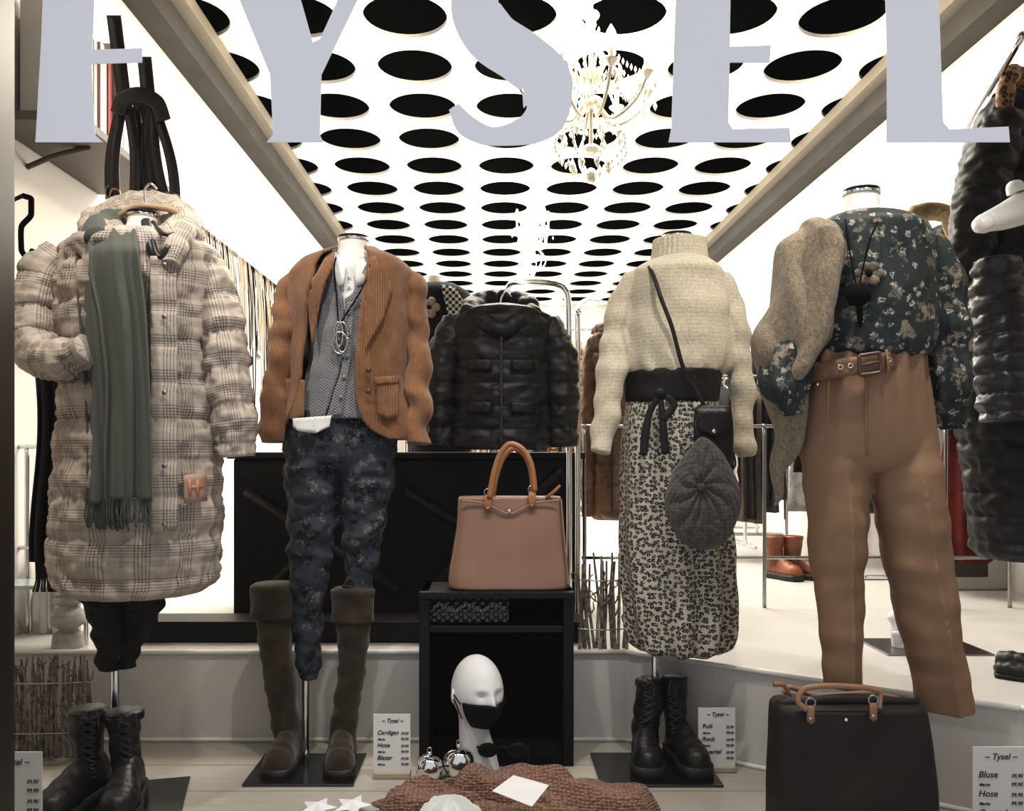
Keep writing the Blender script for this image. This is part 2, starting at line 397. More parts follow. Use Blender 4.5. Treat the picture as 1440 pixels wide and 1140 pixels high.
# ------------------------------------------------------------------ mannequins
def mannequin(nm,npx,ntop,nbot,nr,Y,pole,base,polebot,torso):
    g=grp(nm,(P(npx,0,Y).x,Y,0))
    Loft('neck',[(ntop,npx-nr,npx+nr),(ntop+12,npx-nr,npx+nr),((ntop+nbot)/2,npx-nr*1.02,npx+nr*1.02),(nbot,npx-nr*1.5,npx+nr*1.5)],Y,.06,mann,g,nr=20)
    c=P(npx,ntop,Y); rr=nr*Y/F
    wloft('neck_cap',[(c.z+.004,c.x,Y,rr*.9,rr*.85),(c.z+.002,c.x,Y,rr*1.02,rr),(c.z-.004,c.x,Y,rr*1.03,rr*.97)],black,g,nr=6)
    wloft('neck_ring',[(c.z-.004,c.x,Y,rr*1.05,rr),(c.z-.012,c.x,Y,rr*1.05,rr)],chrome,g,nr=3)
    Loft('torso',torso,Y,.07,mann,g,nr=20,n=24)
    x,yp,zt=pole; tube('pole',[(x,yp,0.005),(x,yp,zt/2),(x,yp,zt)],.011,chrome,g,12)
    bx,by,bw,bd,yw=base; cy,sy=math.cos(yw),math.sin(yw)
    vs=[];
    for z in (0,.008):
        for ax,ay in ((-1,-1),(1,-1),(1,1),(-1,1)): X,Yq=ax*bw/2,ay*bd/2; vs.append((bx+X*cy-Yq*sy,by+X*sy+Yq*cy,z))
    mesh('base_plate',vs,[(3,2,1,0),(4,5,6,7),(0,1,5,4),(1,2,6,5),(2,3,7,6),(3,0,4,7)],platew,g,False,None,0,.002)
    return g
def foot(g,x,y,z,yaw,L,w,h,mat,solem,sole=.025,lug=False,toe=.75):
    cy,sy=math.cos(yaw),math.sin(yaw)
    ks=[0,.06,.25,.5,.72,.88,.97,1.0]; ws=[.25,.8,.88,.85,1.05,.95,.6,.1]; hs=[.6,.98,1.1,.95,.68,.58,.42,.2]
    def f(i,j):
        s=j/24; ww=interp(ks,ws,s)*w; hh=interp(ks,hs,s)*h; th=2*pi*i/24
        a=math.cos(th); b=math.sin(th); lx=ww*math.copysign(abs(a)**.8,a); lz=sole+(hh*b if b>0 else .004*b); ly=-(s-.22)*L
        lz+= .002*math.sin(s*40)*(b>0)
        return Vector((x+lx*cy-ly*sy,y+lx*sy+ly*cy,z+lz))
    surf('foot',f,24,24,mat,g,True,lambda i,j:(i*.01,j*.01),True)
    def f2(i,j):
        s=i/24 if i<=24 else (48-i)/24; sg=1 if i<=24 else -1; ww=interp(ks,ws,s)*w*1.12+ .001
        zz=(0,sole*.5,sole)[j]; ly=-(s*1.03-.235)*L; lx=sg*ww*(1.03 if j==0 and lug and (i%4<2) else 1)
        return Vector((x+lx*cy-ly*sy,y+lx*sy+ly*cy,z+zz))
    surf('sole',f2,48,2,solem,g,True,None,True)
def boots(nm,specs,Y,mat,solem,h=.09,L=.25,w=.042,cuff=None,laces=None,lug=False,z0=.008,ry=.055,sole=.025):
    g=grp(nm,(P(specs[0][0][0][1],0,Y).x,Y,z0))
    for k,(rows,dy,yaw) in enumerate(specs):
        Yb=Y+dy; bot=rows[-1]; bx=P((bot[1]+bot[2])/2,bot[0],Yb).x
        lf=Loft('shaft_%d'%k,rows,Yb,ry,mat,g,nr=60,n=36,rk=1.25,disp=addd(wr(.006,22,34),wr(.005,9,12)))
        foot(g,bx,Yb,z0,yaw,L,w,h,mat,solem,sole,lug)
        if cuff:
            top=rows[0]; c=cuff
            Loft('cuff_%d'%k,[(top[0]-3,top[1]+2,top[2]-2),(top[0]+2,top[1]-4,top[2]+4),(top[0]+c*.6,top[1]-3,top[2]+2),(top[0]+c,top[1]-4,top[2]+3),(top[0]+c+2,top[1]+3,top[2]-3)],Yb,ry+.006,mat,g,nr=24,disp=wr(.006,20))
        if laces:
            y0,y1=rows[0][0]+8,rows[-1][0]
            m=(laces)
            Loft('collar_%d'%k,[(rows[0][0]-6,rows[0][1]+2,rows[0][2]-2),(rows[0][0]-2,rows[0][1]-3,rows[0][2]+3),(rows[0][0]+6,rows[0][1]-3,rows[0][2]+3),(rows[0][0]+10,rows[0][1]+1,rows[0][2]-1)],Yb,ry+.004,mat,g,nr=14,disp=wr(.008,24))
            for q in range(8):
                py=y0+(y1-y0)*q/8; r_=[interp([r[0] for r in rows],[r[c] for r in rows],py) for c in (1,2)]; cx=(r_[0]+r_[1])/2
                A=P(cx-9,py,lf.front(cx-9,py,.006)); B=P(cx+9,py+9,lf.front(cx+9,py+9,.006)); C=P(cx+9,py,lf.front(cx+9,py,.006)); D=P(cx-9,py+9,lf.front(cx-9,py+9,.006))
                for a_,b_ in ((A,B),(C,D)): tube('lace',[a_,(a_+b_)/2+Vector((0,-.004,0)),b_],.0028,m,g,6,4)
            for s_ in (-6,6): tube('lace_end',[P(cx,y0,lf.front(cx,y0,.01)),P(cx+s_*1.5,y0-8,lf.front(cx,y0,.02)),P(cx+s_*2.2,y0+14,lf.front(cx,y0,.02))],.0025,m,g,6)
    return g
# --- 1 puffer coat
Y1=2.2
coatm=plaid('puffer_plaid',hexc(178,166,153),hexc(56,46,42),hexc(196,184,170))
mannequin('mannequin_stand',200,300,330,20,Y1,(P(150,0,2.2).x,2.25,.62),(P(155,0,2.15).x,2.14,.36,.34,.25),0,[(330,170,235),(360,120,280),(500,120,270),(620,110,280),(700,115,275)])
g=grp('puffer_coat',(P(190,0,Y1).x,Y1,1.0))
coat=Loft('body',[(328,160,240),(338,125,275),(355,100,298),(390,90,306),(440,88,302),(500,90,300),(560,94,302),(640,88,304),(720,82,304),(780,78,302),(812,82,300),(826,98,286),(832,114,272)],Y1,.145,coatm,g,n=120,nr=190,disp=puff(.098,.013,.009))
tube('sleeve_pocketed',[P(92,362,Y1),P(66,392,Y1-.02),P(54,440,Y1-.04),P(52,482,Y1-.07),P(72,506,Y1-.12),P(100,503,Y1-.15),P(124,490,Y1-.16)],[.05,.060,.058,.054,.044,.038,.030],coatm,g,40,110,puff(.085,.011,.009))
tube('sleeve_hanging',[P(284,372,Y1),P(298,420,Y1),P(312,480,Y1-.01),P(321,545,Y1-.02),P(330,600,Y1-.03),P(333,642,Y1-.03)],[.05,.056,.053,.049,.044,.037],coatm,g,40,120,puff(.095,.011,.009))
hood=[]
for k in range(13):
    a=pi*.12+2*pi*.88*k/12 - pi/2
    hood.append(P(198+62*math.cos(a),326-10*math.sin(a)-16*max(0,math.sin(a)),Y1+.115*math.sin(a)))
tube('hood_roll',hood,[.026]+[.038]*11+[.026],coatm,g,26,140,puff(.07,.006,.010))
tube('hood_back',[P(132,322,Y1+.1),P(165,304,Y1+.13),P(205,298,Y1+.14),P(245,306,Y1+.12),P(268,326,Y1+.08)],[.03,.045,.05,.045,.03],coatm,g,26,60,puff(.08,.006,.010))
cf=coat.front
tube('collar_stand',[P(262,322,Y1-.10),P(250,345,Y1-.135),P(240,372,Y1-.16)],[.022,.026,.018],coatm,g,20,30,puff(.05,.003,.004))
dz=plain('zip_black',(.02,.02,.022),.4)
tube('zip',[P(208,310,Y1-.05),P(214,335,Y1-.13),P(226,362,Y1-.165),P(238,345,Y1-.165)],.007,dz,g,8)
tube('collar_inner',[P(205,312,Y1-.08),P(212,345,Y1-.13),P(224,372,Y1-.155)],[.012,.014,.010],dz,g,12)
tube('hood_cord',[P(215,312,Y1-.1),P(236,330,Y1-.15),P(262,326,Y1-.13)],.005,dz,g,8)
patch('placket',[(212,360),(248,360),(250,740),(213,752)],lambda x,y,o:cf(x,y,o)-.008*abs(math.sin(pi*(H-(y-HY)*Y1/F)/.098))**.6,coatm,g,.016,.012,10)
snap=plain('snap_metal',(.35,.3,.28),.3,.8)
for py in (372,445,552,655,738): ball('snap',P(231,py,cf(231,py,.036)),.006,snap,g,(1,.5,1),12)
patch('badge',[(258,668),(290,664),(291,704),(259,708)],cf,plain('badge_peach',(.42,.29,.22),.6),g,.022,.003)
bl=plain('badge_orange',(.55,.25,.14),.5)
for x in (265,276): patch('badge_mark',[(x,674),(x+4,674),(x+4,698),(x,698)],cf,bl,g,.025,.002)
patch('badge_mark',[(265,683),(286,681),(286,686),(265,688)],cf,bl,g,.025,.002)
wood=plain('hanger_wood',(.38,.27,.16),.5)
g=grp('coat_hanger',P(225,300,Y1)); tube('bar',[P(165,305,Y1+.02),P(200,290,Y1+.0),P(235,293,Y1),P(262,306,Y1+.02)],.009,wood,g,10); tube('hook',[P(205,288,Y1),P(203,270,Y1),P(212,258,Y1),P(220,266,Y1)],.003,chrome,g,8)
scm=knit('scarf_green_wool',hexc(108,111,102),hexc(68,72,65),.006,.002,.4)
g=grp('scarf',P(165,500,Y1-.2))
def sc_strip(nm,rows,yoff):
    ks=[r[0] for r in rows]; n_=30; m_=80
    def f(i,j):
        py=ks[0]+(ks[-1]-ks[0])*j/m_; L=interp(ks,[r[1] for r in rows],py); R=interp(ks,[r[2] for r in rows],py); t=i/n_; px=L+(R-L)*t
        base=min(cf(px,max(py,350),.0),Y1-.06)
        q=base-.042-yoff-.009*math.sin(t*11+py*.006)-.005*math.sin(t*23+2)
        if py<350: q+= (350-py)*.0022
        return P(px,py,q)
    surf(nm,f,n_,m_,scm,g,False,lambda i,j:(i*.004,j*.01),False,.006)
    vs=[];fs=[]
    for k in range(30):
        t=(k+.5)/30; L,R=rows[-1][1],rows[-1][2]; px=L+(R-L)*t; y0=ks[-1]; q=cf(px,y0,.045+yoff)
        ln=34+random.uniform(-5,6)
        pts=[P(px,y0-3,q),P(px+random.uniform(-3,3),y0+ln*.5,q-.004),P(px+random.uniform(-4,4),y0+ln,q)]
        b0=len(vs)
        for p_ in pts:
            for da in range(3): vs.append(p_+Vector((math.cos(da*2.1),math.sin(da*2.1),0))*.0022)
        for s_ in range(2):
            for da in range(3): fs.append((b0+s_*3+da,b0+s_*3+(da+1)%3,b0+s_*3+3+(da+1)%3,b0+s_*3+3+da))
    mesh(nm+'_fringe',vs,fs,scm,g)
sc_strip('tail_back',[(322,110,165),(380,106,160),(450,112,165),(560,120,175),(640,122,180),(708,120,182)],0.004)
sc_strip('tail_front',[(322,125,190),(370,125,196),(450,140,205),(560,150,210),(640,148,213),(702,148,214)],.022)
tube('neck_wrap',[P(136,335,Y1-.15),P(140,318,Y1-.06),P(165,308,Y1+.06),P(215,308,Y1+.08)],[.030,.030,.026,.02],scm,g,20,30,wr(.01,20))
jm=fabric('dark_trouser',(.03,.026,.024),(.012,.011,.01),30,200)
g=grp('dark_trousers',P(165,880,Y1))
fold=addd(wr(.010,14,34),lambda p,s,th:.004*math.sin(p[2]*120+p[0]*60))
Loft('leg_1',[(800,108,176),(840,114,174),(880,128,172),(915,134,168),(942,136,164)],Y1,.06,jm,g,nr=60,disp=fold)
Loft('leg_2',[(800,165,240),(840,168,232),(880,172,215),(915,168,198),(938,164,186)],Y1+.03,.06,jm,g,nr=60,disp=fold)
blk=fabric('black_leather',(.016,.014,.013),(.008,.007,.007),25,90,.5,.42,.4)
rub=plain('black_rubber',(.010,.010,.010),.6); lac=plain('black_lace',(.03,.03,.03),.8)
boots('ankle_boots',[([(1000,100,150),(1030,102,146),(1065,106,142),(1095,108,146)],-.02,-.12),([(1003,150,196),(1030,154,194),(1065,160,196),(1095,162,200)],-.02,.25)],2.20,blk,rub,.08,.25,.045,None,lac,True,ry=.055,sole=.04)
dk=fabric('shawl_black',(.02,.02,.02),None,30,200)
g=grp('fringed_shawl',P(65,650,2.45))
def f(i,j):
    t=i/16; s=j/40; return P(48+t*34+6*math.sin(s*5),500+s*290,2.42+.015*math.sin(t*14))
surf('cloth',f,16,40,dk,g,False,None,False,.006)
for k in range(14): 
    x=50+k*2.4; tube('fringe',[P(x,788,2.42),P(x+2,810,2.42),P(x+random.uniform(-4,4),832,2.42)],.0025,dk,g,5,4)
tube('peg',[P(66,500,2.42),P(66,495,2.9),P(66,493,3.1)],.006,chrome,g,6)
# --- 2 blazer mannequin
Y2=2.49
mannequin('mannequin_stand',497,334,368,21,Y2,(P(430,0,Y2).x,Y2,.72),(P(433,0,2.42).x,2.41,.30,.24,.0),0,[(360,475,520),(385,430,560),(450,445,540),(520,455,530),(580,440,545)])
shirt=fabric('white_shirt',(.74,.73,.70),(.60,.59,.56),8,200,.2)
gcard=knit('grey_cardigan_knit',hexc(142,142,144),hexc(88,88,92),.010,.004,.6)
g=grp('white_shirt',P(490,480,Y2))
sh=Loft('body',[(358,476,516),(368,464,526),(382,450,545),(420,450,545),(500,448,540),(560,432,545),(575,430,540)],Y2,.085,shirt,g,nr=50,disp=wr(.004,14))
patch('collar_left',[(472,354),(486,376),(484,398),(468,408),(460,376)],lambda x,y,o:sh.front(x,max(y,366),o),shirt,g,.018,.004)
patch('collar_right',[(522,354),(498,378),(500,404),(518,396),(528,372)],lambda x,y,o:sh.front(x,max(y,366),o),shirt,g,.018,.004)
for py in (388,402,416): ball('button',P(491,py,sh.front(491,py,.006)),.004,mann,g,(1,.5,1),10)
sg_=g
g=grp('grey_cardigan',P(480,480,Y2))
gc=Loft('body',[(368,454,545,468,528),(385,448,552,472,520),(402,445,550,480,512),(424,444,548,490,502),(430,443,548,491.5,494),(500,438,545,491,493),(560,425,552,476,478),(590,415,560,466,469)],Y2,.105,gcard,g,n=70,nr=80,disp=addd(wr(.007,12,20),lambda p,s,th:.002*math.sin(p[0]*260)),thick=.006)
patch('button_band',[(488,424),(497,424),(494,500),(480,585),(469,585),(484,500)],gc.front,gcard,g,.008,.005,8)
gbt=plain('grey_button',(.2,.2,.2),.4)
for py in (440,470,500,530,558): ball('button',P(490-max(0,py-490)*.16,py,gc.front(490,py,.014)),.006,gbt,g,(1,.5,1),12)
for sgn,x0 in ((-1,455),(1,515)):
    for q in range(6):
        py=440+q*22; A=P(x0,py,gc.front(x0,py,.004)); B=P(x0+sgn*10,py-14,gc.front(x0+sgn*10,py-14,.004)); tube('lace_rib',[A,(A+B)/2+Vector((0,-.003,0)),B],.003,gcard,g,6,4); B=P(x0-sgn*9,py-14,gc.front(x0-sgn*9,py-14,.004)); tube('lace_rib',[A,(A+B)/2+Vector((0,-.003,0)),B],.003,gcard,g,6,4)
bz=cord('corduroy_tan',hexc(150,110,78),hexc(112,78,54),.0065)
g=grp('corduroy_blazer',P(490,490,Y2))
br=[(352,466,530,478,517),(360,446,550,470,521),(370,424,566,462,526),(388,410,580,454,524),(430,410,578,444,517),(480,412,576,440,512),(520,410,574,434,508),(560,404,580,424,510),(590,398,586,412,518),(606,396,588,404,530),(618,398,586,402,552)]
bl_=Loft('body',br,Y2,.125,bz,g,n=90,nr=110,disp=addd(wr(.009,9,7),wr(.004,25,14)),thick=.008)
slv=addd(wr(.015,13,22),lambda p,s,th:.004*math.sin(s*55+math.sin(th)*2))
tube('sleeve_right',[P(428,386,Y2),P(410,408,Y2),P(399,465,Y2-.01),P(390,535,Y2-.03),P(383,590,Y2-.045),P(383,622,Y2-.05)],[.034,.042,.040,.037,.035,.034],bz,g,40,90,slv)
tube('sleeve_left',[P(562,386,Y2),P(577,408,Y2),P(583,465,Y2-.01),P(588,535,Y2-.03),P(588,590,Y2-.045),P(587,624,Y2-.05)],[.034,.041,.039,.036,.035,.034],bz,g,40,90,slv)
lf=lambda x,y,o:bl_.front(x,y,o)
patch('lapel_left',[(470,354),(458,362),(446,384),(436,396),(444,402),(433,412),(436,455),(440,485),(447,440),(456,400),(468,374)],lf,bz,g,.012,.006,7)
patch('lapel_right',[(520,354),(528,362),(538,384),(548,396),(541,402),(550,412),(538,450),(513,492),(514,440),(522,400),(520,374)],lf,bz,g,.012,.006,7)
patch('pocket_left',[(402,532),(428,534),(427,586),(412,592),(402,584)],lf,bz,g,.011,.005,9)
patch('pocket_right',[(530,532),(560,530),(560,584),(546,590),(531,582)],lf,bz,g,.011,.005,9)
patch('pocket_flap_r',[(528,530),(562,528),(562,538),(528,540)],lf,bz,g,.016,.005,9)
tube('collar_back',[P(464,372,Y2-.09),P(464,356,Y2-.02),P(480,352,Y2+.06),P(512,352,Y2+.06),P(528,356,Y2-.02),P(524,370,Y2-.09)],[.008,.013,.015,.015,.013,.008],bz,g,12,40)
hb=plain('horn_button',(.08,.04,.02),.3)
for py in (520,550): ball('button',P(518,py,bl_.front(518,py,.012)),.008,hb,g,(1,.5,1),12)
patch('shirt_tail',[(412,588),(440,586),(466,584),(463,600),(444,609),(420,606),(412,600)],lambda x,y,o:Y2-.112-.004*math.sin(x*.3),shirt,sg_,0,.004,8)
g=grp('pendant_necklace',P(487,430,Y2-.12)); nm_=plain('pewter',(.55,.53,.5),.25,1)
f_=lambda x,y:P(x,y,gc.front(x,max(y,380),.022))
tube('cord',[P(474,356,Y2-.03),f_(470,378),f_(472,400),f_(476,452)],.0022,blackmat,g,6,20)
tube('cord',[P(519,356,Y2-.03),f_(522,378),f_(512,400),f_(480,452)],.0022,blackmat,g,6,20)
for (x,y,a,b) in ((476,470,.012,.034),(481,474,.016,.042),(478,482,.020,.030)):
    c=P(x,y,gc.front(x,y,.026)); pts=[c+Vector((a*math.cos(t*pi/8),0,b*math.sin(t*pi/8))) for t in range(17)]; tube('loop',pts,.003,nm_,g,8,40)
jf=floral('jeans_floral_dark',hexc(62,65,72),[(hexc(20,20,24),16,.42),(hexc(96,92,90),24,.28),(hexc(38,43,54),30,.3)],rough=.8)
g=grp('patterned_jeans',P(475,740,Y2))
jd=addd(wr(.011,11,30),wr(.007,30,60),lambda p,s,th:.003*math.sin(s*60+th*2))
hj=Loft('hips',[(578,408,552),(600,402,556),(620,400,557),(640,402,556),(655,412,545),(664,428,528)],Y2,.10,jf,g,rys=[.1,.1,.098,.092,.08,.06],nr=40,disp=wr(.003,15))
a_=Loft('leg_left',[(590,404,482),(640,399,479),(700,402,476),(745,406,470),(790,408,464),(850,411,456),(900,414,452),(935,416,451),(954,418,449)],Y2,.082,jf,g,nr=120,disp=jd)
b_=Loft('leg_right',[(590,474,554),(640,475,557),(700,479,549),(745,481,540),(790,483,530),(850,484,520),(900,484,512)],Y2,.082,jf,g,nr=110,disp=jd)
fuse('trouser_body',[hj.o,a_.o,b_.o],jf,g,.005,3)
ol=fabric('olive_suede',hexc(62,52,38),hexc(40,33,24),18,250,.5,.9,.15,.2)
olb=plain('boot_sole_black',(.015,.013,.012),.5)
boots('knee_boots',[([(822,357,413),(870,362,408),(940,370,414),(1000,380,420),(1040,386,428),(1056,388,431)],0,-.05),([(828,470,523),(880,474,522),(940,474,515),(1000,468,504),(1040,462,501),(1056,461,502)],0,.12)],Y2,ol,olb,.075,.225,.040,44,None,ry=.055)
# --- 3 skirt mannequin
Y3=2.48
mannequin('mannequin_stand',952,330,372,20,Y3,(P(921,0,Y3).x,Y3,.62),(P(918,0,2.42).x,2.41,.33,.25,.0),0,[(372,930,975),(400,905,1000),(450,900,1005),(520,905,990),(600,900,1000)])
swm=fuzzy('cream_mohair',hexc(206,197,177),hexc(166,155,132),120,330,.006,.011)
g=grp('turtleneck_sweater',P(950,450,Y3))
sw_=Loft('body',[(362,920,988),(372,902,1002),(386,886,1016),(420,880,1022),(470,874,1026),(505,872,1028),(520,876,1026),(528,888,1014)],Y3,.125,swm,g,n=80,nr=80,disp=addd(wr(.014,9,14),lambda p,s,th:.006*math.sin(th*13)*max(0,min(1,(1.26-p[2])*7))))
rib=lambda p,s,th:.003*math.sin(th*34)
Loft('collar_roll',[(336,930,982),(332,925,987),(338,920,991),(355,918,993),(368,916,995),(376,919,992),(375,926,986)],Y3,.070,swm,g,n=140,nr=30,disp=rib,caps=False)
s1=tube('sleeve_right',[P(898,392,Y3),P(880,425,Y3),P(868,480,Y3-.01),P(859,540,Y3-.03),P(851,595,Y3-.04),P(840,636,Y3-.05)],[.038,.046,.045,.042,.036,.026],swm,g,36,70,wr(.015,11,18))
s2=tube('sleeve_left',[P(1004,392,Y3),P(1022,425,Y3),P(1034,480,Y3),P(1042,540,Y3),P(1046,600,Y3),P(1049,642,Y3)],[.038,.045,.044,.040,.034,.027],swm,g,36,70,wr(.015,11,18))
fuse('knit_body',[sw_.o,s1,s2],swm,g,.0055,5)
lsk=leopard('leopard_satin',hexc(176,170,158),hexc(112,104,92),(.012,.011,.012),82)
g=grp('leopard_skirt',P(950,730,Y3))
Loft('body',[(545,888,1006),(580,880,1010),(620,875,1018),(680,873,1026),(760,875,1028),(840,880,1030),(880,884,1030),(905,892,1024),(915,905,1006)],Y3,.125,lsk,g,n=110,nr=120,disp=lambda p,s,th:(.014*math.sin(th*9+nz(p,3)*3)*max(0,min(1,(1.05-p[2])/.6)))+.006*nz(p,10))
bk=fabric('belt_black',(.02,.018,.018),(.01,.009,.009),30,200,.3,.5)
g=grp('obi_belt',P(945,545,Y3))
ob=Loft('band',[(523,884,1014),(530,880,1014),(548,879,1012),(562,880,1010),(568,884,1007)],Y3,.13,bk,g,nr=24,disp=wr(.004,20))
ball('knot',P(928,553,Y3-.15),.017,bk,g,(1.1,.7,.9),16,wr(.004,50))
for pts in ([(928,553),(912,585),(906,625),(905,640)],[(928,553),(932,590),(936,638)],[(928,553),(948,568),(932,590)]):
    tube('tie',[P(x,y,Y3-.15) for x,y in pts],[.008,.010,.012,.010][:len(pts)],bk,g,10,20,None,True,.4)
patch('belt_panel',[(975,524),(1010,530),(1008,556),(975,562)],ob.front,bk,g,.008,.004)
g=grp('crossbody_bag',P(1002,600,Y3))
tube('strap',[P(913,374,Y3-.085),P(925,405,Y3-.14),P(945,460,Y3-.15),P(962,520,Y3-.15),P(985,560,Y3-.15),P(995,580,Y3-.14)],.006,bk,g,10,40,None,True,.5)
Loft('pouch',[(570,982,1024),(575,978,1027),(610,976,1030),(650,978,1028),(656,984,1022)],Y3-.13,.025,blk,g,nr=20,e=5)
patch('flap',[(978,572),(1027,572),(1027,605),(1003,616),(978,605)],lambda x,y,o:Y3-.16,blk,g,0,.006); ball('clasp',P(1004,606,Y3-.167),.006,chrome,g,(1,.5,1),12)
bm_=fuzzy('beret_grey_yarn',hexc(108,103,98),hexc(54,51,48),110,300,.008,.010)
g=grp('knitted_beret',P(990,695,Y3-.18))
def f(i,j):
    th=2*pi*i/140; ph=pi*(j+.02)/60.04
    c_,s_=math.cos(th),math.sin(th); px=989+54*c_*(1-.5*max(0,s_)**1.6)+3*nz((c_*2,s_*2,1),1); py=700-(86*s_ if s_>0 else 74*s_)+3*nz((c_*2,s_*2,5),1)
    q=math.sin(ph); yy=-.038*math.cos(ph)
    if j<30: 
        yy-= .011*abs(math.sin(th*6+2.5*q))*min(1,q*3)*(1-q**4)+.005*nz((c_*q*5,s_*q*5,2),1)+.003*math.sin(q*40)*math.sin(th*24)
    x=986+(px-986)*q; y=684+(py-684)*q
    return P(x,y,Y3-.185+yy)
surf('body',f,140,60,bm_,g,True,None,True)
ball('centre_knob',P(986,684,Y3-.235),.010,bm_,g,(1,.6,1),12)
tube('loop',[P(985,622,Y3-.18),P(978,600,Y3-.17),P(985,570,Y3-.14)],.004,bk,g,8)
boots('lace_up_boots',[([(958,898,930),(985,895,932),(1020,890,925),(1050,890,925)],.0,-.12),([(955,934,965),(985,934,965),(1020,937,966),(1050,939,970)],.0,.14)],2.48,blk,rub,.080,.225,.040,None,lac,True,ry=.052,sole=.035)
# --- 4 trousers mannequin
Y4=2.02
mannequin('mannequin_stand',1211,268,318,24,Y4,(P(1222,0,Y4).x,2.08,.8),(P(1230,0,2.0).x,1.99,.34,.26,0),0,[(312,1180,1245),(340,1160,1280),(400,1160,1290),(480,1170,1270),(560,1160,1280)])
blm=floral('blouse_floral_teal',hexc(50,58,57),[(hexc(28,33,33),26,.4),(hexc(110,103,90),22,.28),(hexc(168,164,152),38,.24),(hexc(136,122,106),13,.22)])  # pale speckles also paint in tree reflections from the glass, amid printed flowers
g=grp('floral_blouse',P(1230,400,Y4))
bs_=Loft('body',[(302,1178,1250),(310,1160,1276),(325,1146,1300),(350,1138,1310),(400,1136,1312),(450,1136,1312),(485,1138,1306),(500,1146,1296),(508,1160,1286)],Y4,.12,blm,g,n=80,nr=80,disp=addd(wr(.012,10,6),lambda p,s,th:.006*math.sin(th*16)*max(0,min(1,(1.2-p[2])*6))))
bd_=addd(wr(.016,12,14),lambda p,s,th:.006*math.sin(th*9))
s1=tube('sleeve_left',[P(1284,332,Y4),P(1310,370,Y4),P(1323,430,Y4),P(1331,500,Y4),P(1336,555,Y4-.01),P(1342,585,Y4-.01),P(1343,604,Y4-.01)],[.034,.050,.054,.056,.046,.026,.028],blm,g,40,90,bd_)
s2=tube('sleeve_right',[P(1154,340,Y4),P(1128,390,Y4),P(1114,450,Y4-.02),P(1106,500,Y4-.05),P(1106,545,Y4-.07),P(1112,572,Y4-.08),P(1114,584,Y4-.08)],[.03,.044,.050,.055,.048,.026,.028],blm,g,40,90,bd_)
fuse('blouse_body',[bs_.o,s1,s2],blm,g,.0055,4)
pet=fabric('petal_beige',hexc(132,120,104),hexc(84,76,66),40,200)
for k in range(6): 
    a=k*pi/3; x,y=1222+13*math.cos(a),384+11*math.sin(a); ball('print_flower_petal',P(x,y,bs_.front(x,y,.008)),.014,pet,g,(1.0,.25,.8),12)
ball('print_flower_heart',P(1222,384,bs_.front(1222,384,.012)),.008,blackmat,g,(1,.4,1),10)
cdm=fuzzy('boucle_taupe',hexc(166,151,127),hexc(96,84,67),120,300,.010)
g=grp('draped_cardigan',P(1130,450,Y4-.05))
cds=[(308,1140,1166),(320,1118,1182),(345,1102,1188),(385,1092,1182),(430,1078,1170),(470,1066,1158),(500,1064,1144),(530,1074,1130),(570,1086,1126),(610,1094,1124),(650,1090,1118),(690,1085,1104),(712,1084,1092)]
fd=lambda p,s,th:.013*math.sin(p[0]*95+p[2]*9+2*nz(p,4))
c1=Loft('drape',cds,Y4-.035,.10,cdm,g,rys=[.05,.08,.10,.105,.105,.09,.07,.05,.035,.03,.025,.02,.01],n=110,nr=130,disp=addd(wr(.016,14,6),fd))
c2=Loft('front_fold',[(318,1148,1176),(345,1146,1188),(390,1142,1182),(440,1134,1172),(480,1126,1158),(515,1112,1142),(535,1110,1128)],Y4-.105,.03,cdm,g,n=50,nr=60,disp=wr(.010,20,10))
fuse('knit_drape',[c1.o,c2.o],cdm,g,.005,3)
g=grp('pompom_necklace',P(1207,400,Y4-.13)); 
bf=lambda x,y,o=.018:P(x,y,bs_.front(x,max(y,325),o))
tube('cord',[P(1188,300,Y4-.04),bf(1190,325),bf(1198,370),bf(1205,408)],.0018,blackmat,g,6,20); tube('cord',[P(1236,300,Y4-.04),bf(1228,325),bf(1215,370),bf(1207,408)],.0018,blackmat,g,6,20)
ball('pompom',bf(1206,414,.024),.026,blackmat,g,(1,1,1),22,wr(.006,90)); tube('tassel',[bf(1207,424,.022),bf(1209,442,.022),bf(1210,460,.022)],[.004,.007,.003],blackmat,g,8)
tw=M('camel_wool'); v=tw.coord(False); tw.color(tw.mix(tw.noise(v,5,3),hexc(150,122,98),hexc(130,104,82))); tw.bump(tw.noise(v,400,2),.2,.002); twm=tw.p(.85,0,.15)
g=grp('camel_trousers',P(1225,700,Y4))
def crease():
    def q(p,s,th):
        d=(th+pi/2+pi)%(2*pi)-pi; k=max(0,min(1,(.90-p[2])/.15))
        return k*.020*math.exp(-abs(d/.20))+.009*nz((p[0],p[1],p[2]*.6),13)+.006*nz((p[0]*1.2,p[1],p[2]*2.5+3),9)
    return q
hp=Loft('hips',[(486,1150,1288),(500,1136,1294),(525,1128,1298),(560,1122,1305),(600,1121,1312),(635,1123,1317),(652,1132,1308),(664,1160,1280)],Y4,.105,twm,g,rys=[.1,.105,.107,.106,.102,.094,.084,.06],n=90,nr=60,disp=addd(wr(.004,14,5),lambda p,s,th:.007*math.sin(th*14)*max(0,min(1,(p[2]-.95)*6))))
L1=Loft('leg_right',[(560,1125,1222),(600,1123,1222),(640,1124,1221),(690,1129,1221),(750,1139,1219),(820,1148,1216),(890,1155,1213),(940,1158,1211),(964,1160,1209)],Y4,.085,twm,g,rys=[.088,.093,.098,.096,.09,.085,.08,.075,.075],n=80,nr=100,disp=crease())
